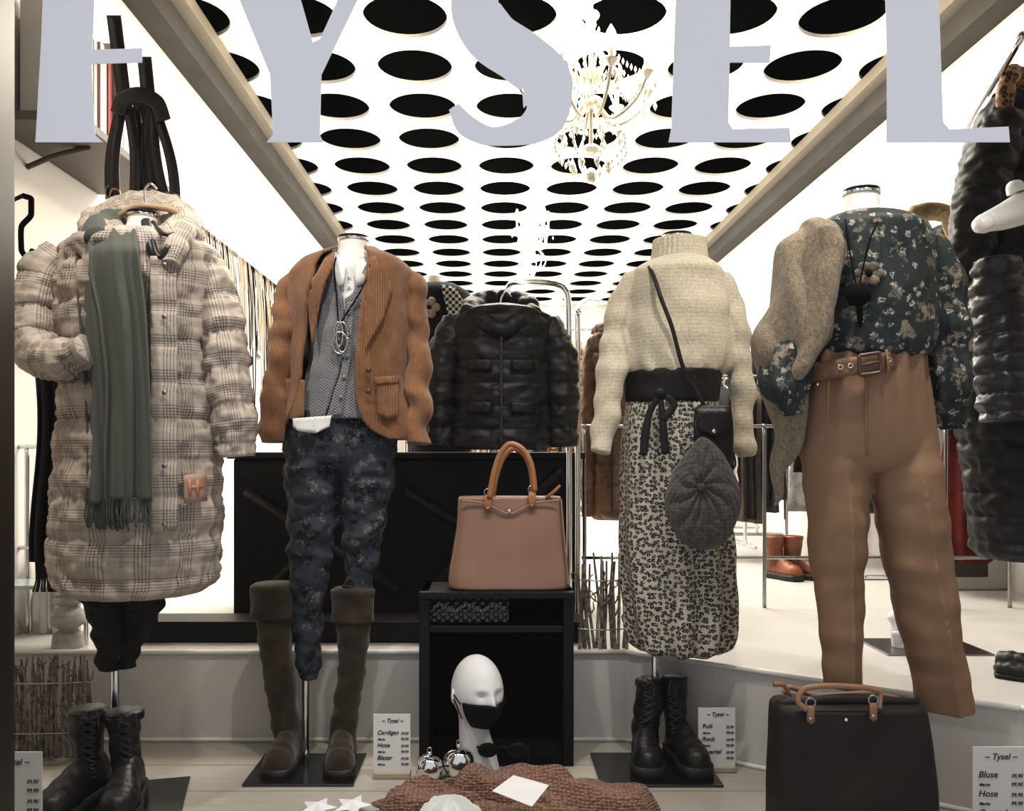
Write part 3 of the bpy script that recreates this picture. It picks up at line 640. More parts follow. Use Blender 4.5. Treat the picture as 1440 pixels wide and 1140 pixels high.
L2=Loft('leg_left',[(560,1214,1304),(600,1214,1312),(640,1217,1318),(690,1224,1325),(750,1236,1333),(820,1251,1341),(890,1268,1350),(950,1284,1357),(998,1296,1363)],Y4,.085,twm,g,rys=[.088,.093,.098,.096,.09,.085,.08,.075,.075],n=80,nr=100,disp=crease())
fuse('trouser_body',[hp.o,L1.o,L2.o],twm,g,.0045,3)
for x in (1165,1270):
    tube('pleat',[P(x,535,hp.front(x,535,.003)),P(x-1,570,hp.front(x,570,.003)),P(x-4,625,hp.front(x-4,625,-.001))],[.004,.003,.001],twm,g,6,20)
tube('fly_seam',[P(1217,528,hp.front(1217,528,.002)),P(1218,600,hp.front(1218,600,.001)),P(1220,640,hp.front(1220,640,.0))],.002,twm,g,6,16)
ball('eyelet_charm',P(1150,540,hp.front(1150,540,.004)),.004,chrome,g,(1,.5,1),10)
g=grp('waist_belt',P(1215,510,Y4-.12))
wb=fabric('belt_camel',hexc(134,104,80),hexc(110,84,62),30,200,.2,.6)
def f(i,j):
    t=j/60; px=1128+t*(1297-1128); py=526-26*t; py+=(i/4-.5)*26; return P(px,py,hp.front(px,512,.014))
surf('band',f,4,60,wb,g,False,None,False,.006)
Yb=hp.front(1222,510,.026)
bk2=plain('buckle_brown',(.08,.045,.028),.3)
pts=[P(1208,500,Yb),P(1236,496,Yb),P(1238,522,Yb),P(1210,527,Yb),P(1208,500,Yb)]
tube('buckle',pts,.0045,bk2,g,8,60); tube('prong',[P(1209,514,Yb),P(1222,511,Yb-.002),P(1238,508,Yb)],.003,bk2,g,6)
for x in (1182,1196,1250,1264): torus('eyelet',P(x,518-(x-1128)*.15+6,hp.front(x,512,.019)),.005,.0015,chrome,g)
tube('belt_loop',[P(1246,492,hp.front(1246,494,.018)),P(1248,508,hp.front(1246,508,.022)),P(1249,522,hp.front(1246,522,.018))],.004,twm,g,6)
# ------------------------------------------------------------------ handbags
def handbag(nm,rows,Y,ry,bm1,hm,handle,tabs,zipm=None,hr=.007):
    g=grp(nm,P((rows[0][1]+rows[0][2])/2,rows[-1][0],Y))
    b=Loft('body',rows,Y,ry,bm1,g,rk=9,n=72,nr=50,e=5,disp=wr(.006,8))
    fy=Y-ry
    for k,(pts) in enumerate(handle): tube('handle_%d'%k,[P(x,y,Y+d) for x,y,d in pts],hr,hm,g,12,50)
    for x,y in tabs:
        patch('tab',[(x-5,y-8),(x+5,y-8),(x+5,y+14),(x,y+18),(x-5,y+14)],lambda a,c,o:fy-.006,hm,g,0,.005)
        torus('ring',P(x,y-12,fy-.006),.010,.002,steel,g); ball('rivet',P(x,y+10,fy-.011),.003,chrome,g,(1,.5,1),8)
    return g,b
br1=plain('leather_rosy_brown',hexc(142,111,94),.34,0,.45,9,.7); tan=plain('leather_tan',hexc(146,98,62),.4,0,.5,12,.8)
g,b=handbag('brown_handbag',[(698,646,788),(701,644,789),(740,641,792),(790,635,797),(815,632,799),(824,632,799),(825.5,636,795)],2.5,.055,br1,tan,[[(688,700,-.06),(694,668,-.055),(705,636,-.05),(718,624,-.05),(735,632,-.05),(748,658,-.055),(752,690,-.06)],[(692,700,.05),(698,668,.05),(708,642,.05),(722,630,.05),(738,640,.05),(748,668,.05),(750,698,.05)]],[(686,704),(748,700)],None,.0085)
tube('top_seam',[P(648,703,2.441),P(682,708,2.439),P(716,722,2.438),P(752,707,2.439),P(786,703,2.441)],.0025,br1,g,8,40)
ball('stud',P(716,718,2.436),.006,chrome,g,(1,.5,1),12)
tube('zip_pull',[P(768,700,2.45),P(780,690,2.44),P(788,682,2.44)],[.005,.005,.003],tan,g,8)
tube('edge_piping',[P(789,702,2.46),P(792,740,2.456),P(798,818,2.455),P(797,824,2.455)],.003,br1,g,8); 
gb=fabric('leather_dark_brown',hexc(40,33,26),hexc(30,24,19),12,120,.2,.6,.3)
Yk=1.88; fb=HY+H*F/Yk
g,b=handbag('black_handbag',[(988,1092,1290),(993,1088,1293),(1040,1085,1299),(1120,1083,1306),(fb-14,1083,1310),(fb-3,1084,1309),(fb-.5,1090,1302)],Yk,.075,gb,plain('handle_tan',hexc(146,110,84),.5),[[(1135,998,-.08),(1122,985,-.075),(1132,968,-.07),(1165,964,-.07),(1210,966,-.07),(1238,974,-.07),(1236,996,-.08)],[(1102,975,.05),(1110,966,.05),(1150,978,.05),(1220,974,.05),(1262,982,.05)]],[(1140,1000),(1228,996)],None,.006)
tube('clip',[P(1088,962,Yk-.03),P(1098,962,Yk-.03),P(1112,978,Yk-.02)],[.006,.005,.004],tan,g,8)
tube('top_zip',[P(1092,990,Yk),P(1190,984,Yk),P(1290,988,Yk)],[.01,.014,.01],gb,g,10)
ball('stud',P(1190,1012,Yk-.08),.004,chrome,g,(1,.5,1),12)
g=grp('quilted_clutch',P(660,862,2.48))
qm=plain('quilted_black_leather',(.03,.03,.032),.2,0,.8)
zc=zt-.1
def f(i,j):
    u=i/80;v_=j/24; x=P(604,0,2.47).x+u*(P(716,0,2.47).x-P(604,0,2.47).x)
    b_=.006*abs(math.sin((u*9+v_*3)*pi)*math.sin((u*9-v_*3)*pi))
    z=zc+.004+v_*.07; y=2.475+.02*v_-b_-.01*math.sin(v_*pi); return Vector((x,y,z))
surf('front',f,80,24,qm,g,False,None,False,.008)
ch=[Vector((P(610+q*5.5,0,2.45).x,2.452,zc+.05+.010*math.sin(q*.9))) for q in range(19)]
for q in range(18): torus('chain_link',(ch[q]+ch[q+1])/2,.005,.0013,steel,g,'y',(1.1,.7),16)
# ------------------------------------------------------------------ head with mask
hd=grp('mannequin_head',P(672,1045,2.38)); headm=plain('styro_white',(.70,.69,.69),.7,0,.2)
hc=P(671,972,2.40)
yawh=math.radians(28)
def hshape(d,rs=1.0):
    x,y,z=d.x,d.y,d.z
    q=Vector((x*.070,y*.088,z*.103))
    fz=-y
    if z<0: q.x*=1-.32*z*z*1.2; q.y*=1-.12*abs(z)
    if fz>0:
        q.y-= .020*math.exp(-((x/.14)**2+((z+.18)/.16)**2))*fz
        q.y-= .008*math.exp(-((x/.1)**2+((z-.02)/.22)**2))*fz
        for s in(-1,1): q.y+=.012*math.exp(-(((x-s*.36)/.17)**2+((z-.07)/.12)**2)); q.y-=.003*math.exp(-(((x-s*.36)/.10)**2+((z-.06)/.05)**2)); q.y-=.004*math.exp(-(((x-s*.36)/.24)**2+((z-.22)/.07)**2))
        q.y-=.008*math.exp(-((x/.25)**2+((z+.48)/.07)**2))*fz
        q.y-=.010*math.exp(-((x/.3)**2+((z+.85)/.16)**2))*fz
    return q*rs
Rz=Matrix.Rotation(yawh,3,'Z')
def f(i,j):
    ph=pi*(j+.02)/48.04; th=2*pi*i/64; d=Vector((math.sin(ph)*math.cos(th),math.sin(ph)*math.sin(th),math.cos(ph))); return hc+Rz@hshape(d)
surf('head',f,64,48,headm,hd,True,None,True)
wloft('neck',[(hc.z-.05,hc.x-.01,2.415,.045,.05),(hc.z-.10,hc.x-.01,2.42,.042,.045),(.04,hc.x,2.42,.055,.055),(.0,hc.x,2.42,.064,.06)],headm,hd,nr=24)
for s in (-1,1):
    e_=hc+Rz@Vector((s*.071,.008,-.005)); ball('ear',e_,.018,headm,hd,(.35,.7,1.15),14)
g=grp('face_mask',hc); mk=fabric('mask_black',(.01,.01,.011),(.006,.006,.006),20,200)
def f(i,j):
    a=-pi/2+(i/30-.5)*2.3; z=-.12-.68*j/14; k=math.sqrt(1-z*z)
    d=Vector((k*math.cos(a),k*math.sin(a),z)); q=hshape(d,1.05); q.y-=.004+.006*math.exp(-(d.x/.3)**2); return hc+Rz@q
surf('cloth',f,30,14,mk,g,False,None,False,.004)
for s in(-1,1): tube('ear_loop',[hc+Rz@Vector((s*.066,-.03,-.02)),hc+Rz@Vector((s*.078,.012,.012)),hc+Rz@Vector((s*.062,-.028,-.06))],.0018,mk,g,6)
g=grp('sunglasses',P(700,1050,2.34))
for s,x in((-1,686),(1,728)):
    c=P(x,1050,2.36); c.z=.075; ball('lens',c,.028,black,g,(1,.15,.75),20); tube('temple',[c+Vector((s*.028,0,.01)),c+Vector((s*.032,.05,-.02)),c+Vector((s*.03,.07,-.07))],.003,black,g,6)
c=P(707,1050,2.355); c.z=.082; tube('bridge',[c-Vector((.016,0,0)),c+Vector((0,0,.004)),c+Vector((.016,0,0))],.003,black,g,6)
mir=plain('mirror_silver',(.85,.85,.85),.04,1)
for nm,(px,py,Y,r) in (('silver_bauble',(604,1068,2.33,.038)),('silver_bauble.001',(645,1046,2.35,.045))):
    c=P(px,py,Y); c.z=r; g=grp(nm,c); ball('globe',c,r,mir,g,(1,1,1),32); wloft('cap',[(c.z+r+.006,c.x,c.y,.006,.006),(c.z+r-.003,c.x,c.y,.009,.009)],chrome,g,n=16,nr=4); torus('ring',(c.x,c.y,c.z+r+.01),.006,.0012,chrome,g)
# ------------------------------------------------------------------ folded knit on floor
km=M('knit_brown'); v=km.coord(False)
vo=km.n('ShaderNodeTexVoronoi'); km.l(km.mapv(v,(1,1.5,1.5)),vo.inputs['Vector']); vo.inputs['Scale'].default_value=95; vo.inputs['Randomness'].default_value=.45
hh=km.math('ADD',km.math('SUBTRACT',1,vo.outputs['Distance']),km.math('MULTIPLY',km.noise(v,200,3),.4)); km.color(km.mix(km.step(hh,.45,1.1),hexc(98,73,60),hexc(156,122,104))); km.bump(hh,.9,.008); km=km.p(.95,0,.1,.2)
g=grp('knitted_scarf',P(720,1100,2.2))
def heap(nm,cx,cy,rx,ry_,h,seed,mat,par,ridge=26,irr=.22,pw=5,rot=0):
    cr,sr=math.cos(rot),math.sin(rot)
    def f(i,j):
        r_=j/50; th=2*pi*i/150; k=1+irr*noise.noise(Vector((math.cos(th)*2.2,math.sin(th)*2.2,seed)))+irr*.4*noise.noise(Vector((math.cos(th)*6,math.sin(th)*6,seed)))
        lx,ly=rx*r_*k*math.cos(th),ry_*r_*k*math.sin(th); x=cx+lx*cr-ly*sr; y=cy+lx*sr+ly*cr
        pr=(1-r_**pw)
        wv=math.sin(ly*ridge*2+lx*7*math.sin(seed)+noise.noise(Vector((x*5,y*7,seed)))*5)
        z=.003+h*pr*(.60+.25*noise.noise(Vector((x*11,y*16,seed)))+.22*(1-abs(wv))**1.2)
        return Vector((x,y,max(.003,z)))
    return surf(nm,f,150,50,mat,par,True,lambda i,j:(j/50*rx*math.cos(2*pi*i/150),j/50*ry_*math.sin(2*pi*i/150)))
heap('layer_base',.05,2.14,.32,.10,.050,1.3,km,g,10)
heap('layer_left',-.13,2.15,.16,.08,.080,3.3,km,g,13,.3,8,.2); heap('layer_right',.25,2.14,.17,.08,.085,5.1,km,g,14,.3,8,-.25); heap('layer_top',.06,2.18,.19,.075,.118,9.1,km,g,13,.3,8,-.08)
for k in range(24): tube('fringe',[(-.28+k*.007,2.09,.02),(-.295+k*.0075,2.06,.008),(-.30+k*.008,2.03,.005)],.0028,km,g,5,4)
wm=plain('white_plaster',(.78,.78,.79),.6)
def star(nm,x,y,z,R,tilt):
    vs=[Vector((0,0,-.010)),Vector((0,0,.014))]
    for k in range(10):
        a=pi/5*k; rr=R if k%2==0 else R*.5; vs.append(Vector((rr*math.cos(a),rr*math.sin(a),0)))
    fs=[]
    for k in range(10): fs.append((1,2+k,2+(k+1)%10)); fs.append((0,2+(k+1)%10,2+k))
    Rm=Matrix.Rotation(tilt,3,'X'); return mesh(nm,[Vector((x,y,z))+Rm@v for v in vs],fs,wm,None,False)
star('star_ornament',-.43,2.12,.016,.05,.1); star('star_ornament.001',-.345,2.13,.018,.05,.12)
g=grp('white_cloth',(-.1,2.05,0)); heap('cloth',-.10,2.04,.09,.04,.085,7.7,shirt,g,40,.5,3)
ink=plain('ink_black',(.02,.02,.02),.6); cardm=plain('card_white',(.66,.65,.64),.6,0,.2,6,.97)
def txt(s,loc,size,par,rot,it=True):
    cu=bpy.data.curves.new('text','FONT'); cu.body=s; cu.size=size; cu.extrude=.0002; cu.materials.append(ink); cu.shear=.25 if it else 0; cu.offset=.0002
    o=bpy.data.objects.new('text',cu); link(o,par); o.location=loc; o.rotation_euler=rot
cfm=plain('card_foot',(.40,.34,.26),.6)
def card(nm,L,T,R,B,Y,lines,wood_base=True):
    a=P(L,T,Y); b=P(R,B,Y); g=grp(nm,((a.x+b.x)/2,Y,b.z)); zb=max(b.z,.002)
    w=b.x-a.x; 
    box('panel',a.x,b.x,Y,Y+.003,zb,a.z,cardm,g)
    if wood_base: box('foot',a.x,b.x,Y-.012,Y+.03,max(zb-.001,.0005),zb+.014,cfm,g,.002)
    s=(a.z-zb); rot=(pi/2,0,0)
    txt('~ Tysel ~',(a.x+w*.22,Y-.001,a.z-s*.13),s*.09,g,rot)
    for k,t in enumerate(lines):
        z=a.z-s*(.32+.2*k); txt(t,(a.x+w*.1,Y-.001,z),s*.095,g,rot); txt('39,90',(a.x+w*.74,Y-.001,z),s*.055,g,rot); txt('99,90',(a.x+w*.74,Y-.001,z-s*.09),s*.055,g,rot)
        txt('Marke',(a.x+w*.12,Y-.001,z-s*.09),s*.045,g,rot)
card('price_card',525,1004,577,1093,2.355,['Cardigan','Hose','Blazer'])
card('price_card.001',982,995,1034,1085,2.40,['Pulli','Rock','Guertel'])
card('price_card.002',1368,1050,1440,1185,1.96,['Bluse','Hose','Guertel'])
card('price_card.003',-25,1057,59,1200,1.92,['Mantel','Hose','Stiefel'])
g=grp('price_card.004',(.03,2.06,.10)); 
mesh('sheet',[P(692,1112,2.00),P(748,1134,1.98),P(772,1104,2.03),P(722,1090,2.08)],[(0,1,2,3)],cardm,g,False,None,.002)
# ------------------------------------------------------------------ twigs
tg=fabric('birch_twig',(.34,.30,.26),(.12,.10,.08),60,200)
def twigs(nm,L,R,T,B,Y,n,seed):
    random.seed(seed); g=grp(nm,P((L+R)/2,B,Y)); vs=[];fs=[]
    def stick(p,q,r):
        mid=(p+q)/2+Vector((random.uniform(-.012,.012),random.uniform(-.01,.01),0)); d=(q-p).normalized(); a=d.orthogonal().normalized(); b=d.cross(a); b0=len(vs)
        for c,rr in((p,r),(mid,r*.9),(q,r*.6)):
            for k in range(5): vs.append(c+(a*math.cos(k*1.2566)+b*math.sin(k*1.2566))*rr)
        for s in range(2):
            for k in range(5): fs.append((b0+s*5+k,b0+s*5+(k+1)%5,b0+s*5+5+(k+1)%5,b0+s*5+5+k))
    for k in range(n):
        x=L+(R-L)*(k+.5)/n+random.uniform(-3,3); yy=Y+random.uniform(-.012,.012)
        p=P(x,B,yy); p.z=max(p.z,ZF if B<940 else 0); q_=P(x+random.uniform(-7,7),T+random.uniform(-4,14),yy); stick(p,q_,.0055)
        for _ in range(2):
            t=random.uniform(.2,.9); m_=p.lerp(q_,t); stick(m_,m_+Vector((random.uniform(-.03,.03),-.008,random.uniform(.02,.05))),.003)
    mesh('sticks',vs,fs,tg,g)
    for t in (.25,.75):
        y=T+(B-T)*t; tube('wire',[P(L,y,Y-.018),P((L+R)/2,y+2,Y-.02),P(R,y,Y-.018)],.0022,steel,g,6)
    return g
twigs('twig_fence',-60,128,924,1065,2.5,52,3); twigs('twig_fence.001',812,884,780,918,2.72,18,5)
random.seed(11)
# ------------------------------------------------------------------ background : puffers and racks
bp=fabric('black_nylon',(.013,.012,.011),(.007,.007,.006),12,60,.3,.5,.3)
tp=fabric('brown_nylon',hexc(118,88,62),hexc(84,60,42),10,60,.3,.45,.4)
bluep=fabric('navy_nylon',(.022,.023,.025),(.010,.010,.012),12,60,.3,.35,.5)
def puffer(nm,Y,x0,x1,t,b,mat,sleeves=True,hoodr=True,sp=.07,ry=.11,am=.010):
    w=x1-x0; cx=(x0+x1)/2; g=grp(nm,P(cx,(t+b)/2,Y))
    l=Loft('body',[(t,cx-w*.12,cx+w*.12),(t+8,cx-w*.28,cx+w*.28),(t+25,x0+w*.12,x1-w*.12),(t+60,x0+w*.15,x1-w*.15),((t+b)/2,x0+w*.16,x1-w*.16),(b-6,x0+w*.14,x1-w*.14),(b,x0+w*.2,x1-w*.2)],Y,ry,mat,g,n=64,nr=130,disp=puff(sp,am,.008))
    if sleeves:
        for s in(-1,1):
            X=lambda k:cx+s*w*k; q=w/180*Y/2.9
            tube('sleeve',[P(X(.30),t+22,Y),P(X(.38),t+60,Y),P(X(.42),(t*1.2+b*.8)/2,Y-.01),P(X(.44),b-4,Y-.02)],[.045*q,.055*q,.050*q,.040*q],mat,g,28,110,puff(sp,am*.8,.007))
    if hoodr:
        tube('hood',[P(cx-w*.24,t+14,Y-.06),P(cx-w*.18,t+2,Y+.02),P(cx,t-6,Y+.08),P(cx+w*.18,t+2,Y+.02),P(cx+w*.22,t+16,Y-.06)],[.03,.038,.04,.038,.03],mat,g,22,60,puff(.06,.005,.008))
        tube('collar',[P(cx-w*.15,t+18,Y-.09),P(cx,t+34,Y-.12),P(cx+w*.15,t+18,Y-.09)],[.024,.026,.024],mat,g,16,40,puff(.05,.003,.005))
    fy=l.front
    tube('zip',[P(cx,t+30,fy(cx,t+30,.02)),P(cx,(t+b)/2,fy(cx,(t+b)/2,.02)),P(cx,b-6,fy(cx,b-6,.018))],.005,dz,g,8,30)
    for s in(-1,1):
        for q_ in range(2): patch('pocket_flap',[(cx+s*w*.07,t+75+q_*60),(cx+s*w*.24,t+75+q_*60),(cx+s*w*.24,t+90+q_*60),(cx+s*w*.07,t+90+q_*60)],fy,mat,g,.018,.008)
    return g
puffer('black_puffer_jacket',2.88,606,804,430,632,bp,sp=.075,am=.007)
puffer('brown_puffer_coat',3.9,822,900,450,730,tp,True,False,.085,.12)
g=grp('garment_rack',P(780,600,3.0))
def ch_(pts,Y,r=.012): return tube('rail',[P(x,y,Y+d) for x,y,d in pts],r,chrome,g,14,60)
ch_([(712,420,.5),(716,402,.3),(735,396,.1),(770,397,.02),(792,403,0),(799,420,0),(800,520,0),(800,640,0),(800,895,0)],3.1)
ch_([(812,440,.06),(812,640,.06),(812,904,.0)],3.1); ch_([(812,440,.06),(816,430,.1),(840,424,.8)],3.1)
tube('hook',[P(706,440,2.9),P(704,424,2.9),P(712,410,2.9),P(720,418,2.9)],.004,chrome,g,8)
g=grp('black_down_coat',P(1400,400,2.75))
tube('sleeve',[P(1400,365,2.75),P(1403,440,2.74),P(1408,520,2.73),P(1412,592,2.72)],[.06,.075,.07,.06],bluep,g,36,130,puff(.062,.012,.008))
Loft('body',[(130,1405,1440),(150,1392,1480),(200,1368,1520),(300,1350,1540),(420,1346,1540),(560,1352,1540),(680,1366,1540),(770,1376,1540),(785,1390,1520)],3.0,.16,bp,g,n=80,nr=180,disp=puff(.085,.014,.010))
tube('upper_sleeve',[P(1420,160,2.85),P(1395,220,2.85),P(1372,300,2.85),P(1362,380,2.85),P(1358,440,2.85)],[.05,.07,.068,.06,.05],bp,g,30,130,puff(.07,.011,.009))
g=grp('black_down_coat.001',P(1330,330,3.6))
Loft('body',[(318,1318,1345),(330,1306,1375),(400,1300,1385),(520,1302,1386),(600,1310,1380)],3.7,.13,bp,g,n=60,nr=110,disp=puff(.085,.012,.008))
lp=leopard('leopard_tan',hexc(150,110,70),hexc(90,60,35),(.02,.015,.01),40)
g=grp('leopard_scarf',P(1420,125,2.9)); tube('drape',[P(1412,170,2.84),P(1414,130,2.84),P(1426,104,2.88),P(1445,110,2.9)],[.018,.028,.03,.03],lp,g,18,30,wr(.008,30))
bsc=fabric('beige_scarf',hexc(190,172,134),hexc(150,130,98),20,90)
g=grp('beige_scarf',P(1312,310,3.4)); tube('drape',[P(1270,312,3.3),P(1290,300,3.28),P(1312,296,3.28),P(1335,302,3.28),P(1350,322,3.3)],[.02,.03,.034,.03,.02],bsc,g,20,40,wr(.012,22)); tube('tail',[P(1332,300,3.24),P(1342,340,3.22),P(1338,380,3.22)],[.03,.03,.02],bsc,g,16,30,wr(.01,22))
rd=fabric('burgundy_wool',hexc(96,30,26),hexc(66,20,18),12,90)
g=grp('burgundy_coat',P(1365,690,3.6)); Loft('body',[(596,1336,1384),(640,1330,1388),(720,1328,1392),(785,1330,1390),(790,1336,1384)],3.75,.1,rd,g,n=50,nr=50,disp=lambda p,s,th:.008*math.sin(th*8))
g=grp('hanging_rail',P(1390,130,3.0)); tube('rail',[(1.62,2.6,P(0,140,3.0).z+.03),(1.9,3.4,P(0,140,3.0).z+.03),(XR,4.2,P(0,140,3.0).z+.03)],.012,chrome,g,10); tube('bracket',[(1.9,3.4,2.17),(2.15,3.4,2.2),(XR,3.4,2.2)],.01,chrome,g,8)
g=grp('white_spotlight',P(1420,300,2.5)); sw2=plain('white_enamel',(.80,.79,.75),.35)
tube('barrel',[P(1388,312,2.42),P(1412,304,2.44),P(1440,292,2.46),P(1470,280,2.5)],[.028,.038,.046,.046],sw2,g,28,30); tube('ball_tip',[P(1374,318,2.41),P(1384,314,2.415),P(1392,311,2.42)],[.02,.028,.022],sw2,g,20,10)
tube('knob',[P(1432,270,2.46),P(1430,262,2.46),P(1432,255,2.46)],[.03,.028,.012],sw2,g,16); tube('arm',[P(1470,280,2.5),(1.9,2.7,1.75),(XR,3.0,1.8)],.012,sw2,g,10)
pal=[(.03,.03,.035),(.60,.57,.53),(.26,.16,.10),(.08,.08,.09),(.42,.36,.28),(.02,.02,.02),(.22,.05,.05),(.45,.45,.45),(.14,.11,.09),(.30,.26,.23)]
gmats=[fabric('garment_fabric_%d'%k,c,tuple(x*.6 for x in c),20,120) for k,c in enumerate(pal)]
zb=M('zebra_print'); v=zb.coord(False); wv=zb.n('ShaderNodeTexWave'); zb.l(v,wv.inputs['Vector']); wv.inputs['Scale'].default_value=14; wv.inputs['Distortion'].default_value=6; zb.color(zb.mix(zb.math('GREATER_THAN',wv.outputs['Fac'],.5),(.65,.62,.58),(.02,.02,.02))); gmats.append(zb.p(.7)); gmats.append(lp)
def rack(nm,x,y0,y1,zr,n,hmin,hmax,zfl=ZF,axis='y',mats=None):
    g=grp(nm,(x,(y0+y1)/2,zfl)); V=(lambda t,z:Vector((x,t,z))) if axis=='y' else (lambda t,z:Vector((t,x,z)))
    tube('rail',[V(y0,zr),V((y0+y1)/2,zr),V(y1,zr)],.014,chrome,g,10)
    for t in(y0+.02,y1-.02):
        tube('leg',[V(t,zfl),V(t,(zr+zfl)/2),V(t,zr)],.013,chrome,g,10)
        p=V(t,zfl+.012); d=Vector((.22,0,0)) if axis=='y' else Vector((0,.22,0)); tube('foot',[p-d,p,p+d],.012,chrome,g,8)
    for k in range(n):
        t=y0+.1+(y1-y0-.2)*k/max(1,n-1); h=random.uniform(hmin,hmax); m_=random.choice(mats or gmats); c=V(t,0); ht=zr-.06; wd=random.uniform(.18,.23); dp=random.uniform(.025,.04)
        rows=[(ht,c.x,c.y,.03,.012),(ht-.03,c.x,c.y,wd*.6,dp*.7),(ht-.07,c.x,c.y,wd,dp),(ht-.2,c.x,c.y,wd*.95,dp*1.2),(ht-h*.6,c.x,c.y,wd*.85,dp*1.2),(ht-h,c.x,c.y,wd*.98,dp*1.3)]
        if axis=='x': rows=[(r_[0],r_[1],r_[2],r_[4],r_[3]) for r_ in rows]
        sd=random.random()*9
        wloft('garment_%d'%k,rows,m_,g,n=28,nr=20,disp=lambda p,s,th,sd=sd:.010*math.sin(th*7+sd)+.01*nz(p,5))
        tube('hanger_hook',[V(t,ht),V(t,ht+.03),V(t,zr+.014)],.003,chrome,g,6,4)
rack('clothes_rack',2.05,4.2,6.6,1.75,18,.8,1.15)
rack('clothes_rack.001',2.05,7.2,10.4,1.75,20,.7,1.1)
rack('clothes_rack.002',-1.3,7.2,9.8,1.7,14,.7,1.1)
dkm=[gmats[0],gmats[3],gmats[5],gmats[8],gmats[2]]
rack('clothes_rack.003',11.8,-1.2,2.0,1.75,22,.8,1.15,ZF,'x',dkm)
rack('clothes_rack.004',5.8,.15,1.75,1.75,18,.8,1.1,ZF,'x',[gmats[0],gmats[5],gmats[3],gmats[10],gmats[2],gmats[6],gmats[11],gmats[4]])
rack('clothes_rack.005',5.0,1.25,1.75,1.35,8,.55,.8,ZF,'x',[gmats[10],gmats[3],gmats[5],gmats[8],gmats[2]])
g=grp('dressed_mannequin',P(625,480,3.6)); hm=M('houndstooth'); ck=hm.n('ShaderNodeTexChecker'); hm.l(hm.coord(True),ck.inputs[0]); ck.inputs['Scale'].default_value=70; ck.inputs[1].default_value=(.6,.58,.53,1); ck.inputs[2].default_value=(.03,.03,.03,1); hm.color(ck.outputs[0]); hmm=hm.p(.8)
Ym=3.9
Loft('torso',[(400,595,640),(412,580,660),(440,572,670),(520,578,664),(600,575,668)],Ym,.11,gmats[5],g,nr=40)
Loft('neck',[(388,602,622),(405,600,626)],Ym,.04,mann,g,nr=8)
patch('scarf',[(620,400),(640,404),(656,430),(652,470),(640,500),(634,460)],lambda x,y,o:Ym-.125,hmm,g,0,.02)
for k in range(5): ball('petal',P(604+9*math.cos(k*1.257),432+9*math.sin(k*1.257),Ym-.12),.02,gmats[4],g,(1,.4,1),12)
Loft('legs',[(595,578,665),(700,590,655),(735,600,645)],Ym,.09,gmats[5],g,nr=30)
z_=P(0,735,Ym).z; tube('pole',[(P(622,0,Ym).x,Ym,ZF),(P(622,0,Ym).x,Ym,(ZF+z_)/2),(P(622,0,Ym).x,Ym,z_+.05)],.012,chrome,g,8); box('base',P(600,0,Ym).x,P(645,0,Ym).x,Ym-.15,Ym+.15,ZF,ZF+.01,steel,g)
g=grp('display_railing',P(1240,690,3.3))
for y,Yp in ((599,3.45),(784,3.45)):
    z=P(0,y,Yp).z; tube('rail',[(P(818,0,Yp).x,Yp,z),(1.6,Yp,z),(XR,Yp,z)],.007,steel,g,8)
for px in (822,1075,1330,1420): x=P(px,0,3.45).x; tube('post',[(x,3.45,ZF),(x,3.45,.7),(x,3.45,P(0,596,3.45).z)],.008,steel,g,8)
g=grp('display_railing.001',P(20,700,2.9)); 
for y in (628,770): z=P(0,y,2.95).z; tube('rail',[(XL,2.95,z),(-1.6,2.95,z),(P(75,0,2.95).x,2.95,z)],.008,chrome,g,8)
for px in (38,70): x=P(px,0,2.95).x; tube('post',[(x,2.95,ZF),(x,2.95,.6),(x,2.95,P(0,625,2.95).z)],.008,chrome,g,8)
g=grp('glass_shelf',P(30,825,2.85)); gs=plain('frosted_glass',(.4,.46,.44),.1,0,.6); z=P(0,822,2.8).z; box('slab',-1.62,P(135,0,2.8).x,2.7,2.85,z,z+.012,gs,g)
for x in(-1.58,P(125,0,2.8).x): tube('leg',[(x,2.78,ZF),(x,2.78,.36),(x,2.78,z)],.008,chrome,g,8)
g=grp('white_sack',P(45,870,2.95)); ws=fabric('white_linen',(.66,.65,.62),(.46,.45,.42),6,80)
Loft('bag',[(772,62,92),(785,56,104),(830,50,110),(880,48,112),(900,52,108),(906,58,102)],3.02,.10,ws,g,nr=60,disp=addd(wr(.012,10),lambda p,s,th:.006*math.sin(th*10)))
g=grp('stone_baluster',P(96,900,2.75)); st=fabric('stone_white',(.50,.48,.44),(.32,.30,.27),20,60)
Loft('turned_body',[(838,78,114),(846,76,116),(850,84,108),(862,74,118),(874,72,121),(884,84,108),(892,76,116),(912,74,118)],2.74,.2,st,g,nr=60,rk=1)
g=grp('white_low_cabinet',P(1390,830,3.7)); box('body',P(1330,0,3.7).x,XR,3.9,4.15,ZF,ZF+.32,plat_m,g,.01); box('top',P(1325,0,3.7).x,XR,3.88,4.17,ZF+.32,ZF+.345,white_wall,g,.004); box('panel',P(1350,0,3.6).x,XR-.1,3.89,3.9,ZF+.06,ZF+.26,grey_trim,g,.01)
ob_=fabric('cognac_leather',hexc(140,84,50),hexc(96,54,32),14,90,.3,.4,.5)
g=grp('cognac_ankle_boots',(P(1104,0,4.3).x,4.3,ZF))
for k,px in enumerate((1088,1114)):
    x=P(px,0,4.3).x; wloft('shaft_%d'%k,[(ZF+.21,x,4.3,.052,.06),(ZF+.14,x,4.3,.044,.052),(ZF+.07,x,4.3,.040,.05)],ob_,g,n=28,nr=20,disp=wr(.005,30)); foot(g,x,4.3,ZF,.5+k*.3,.22,.040,.08,ob_,rub,.03)
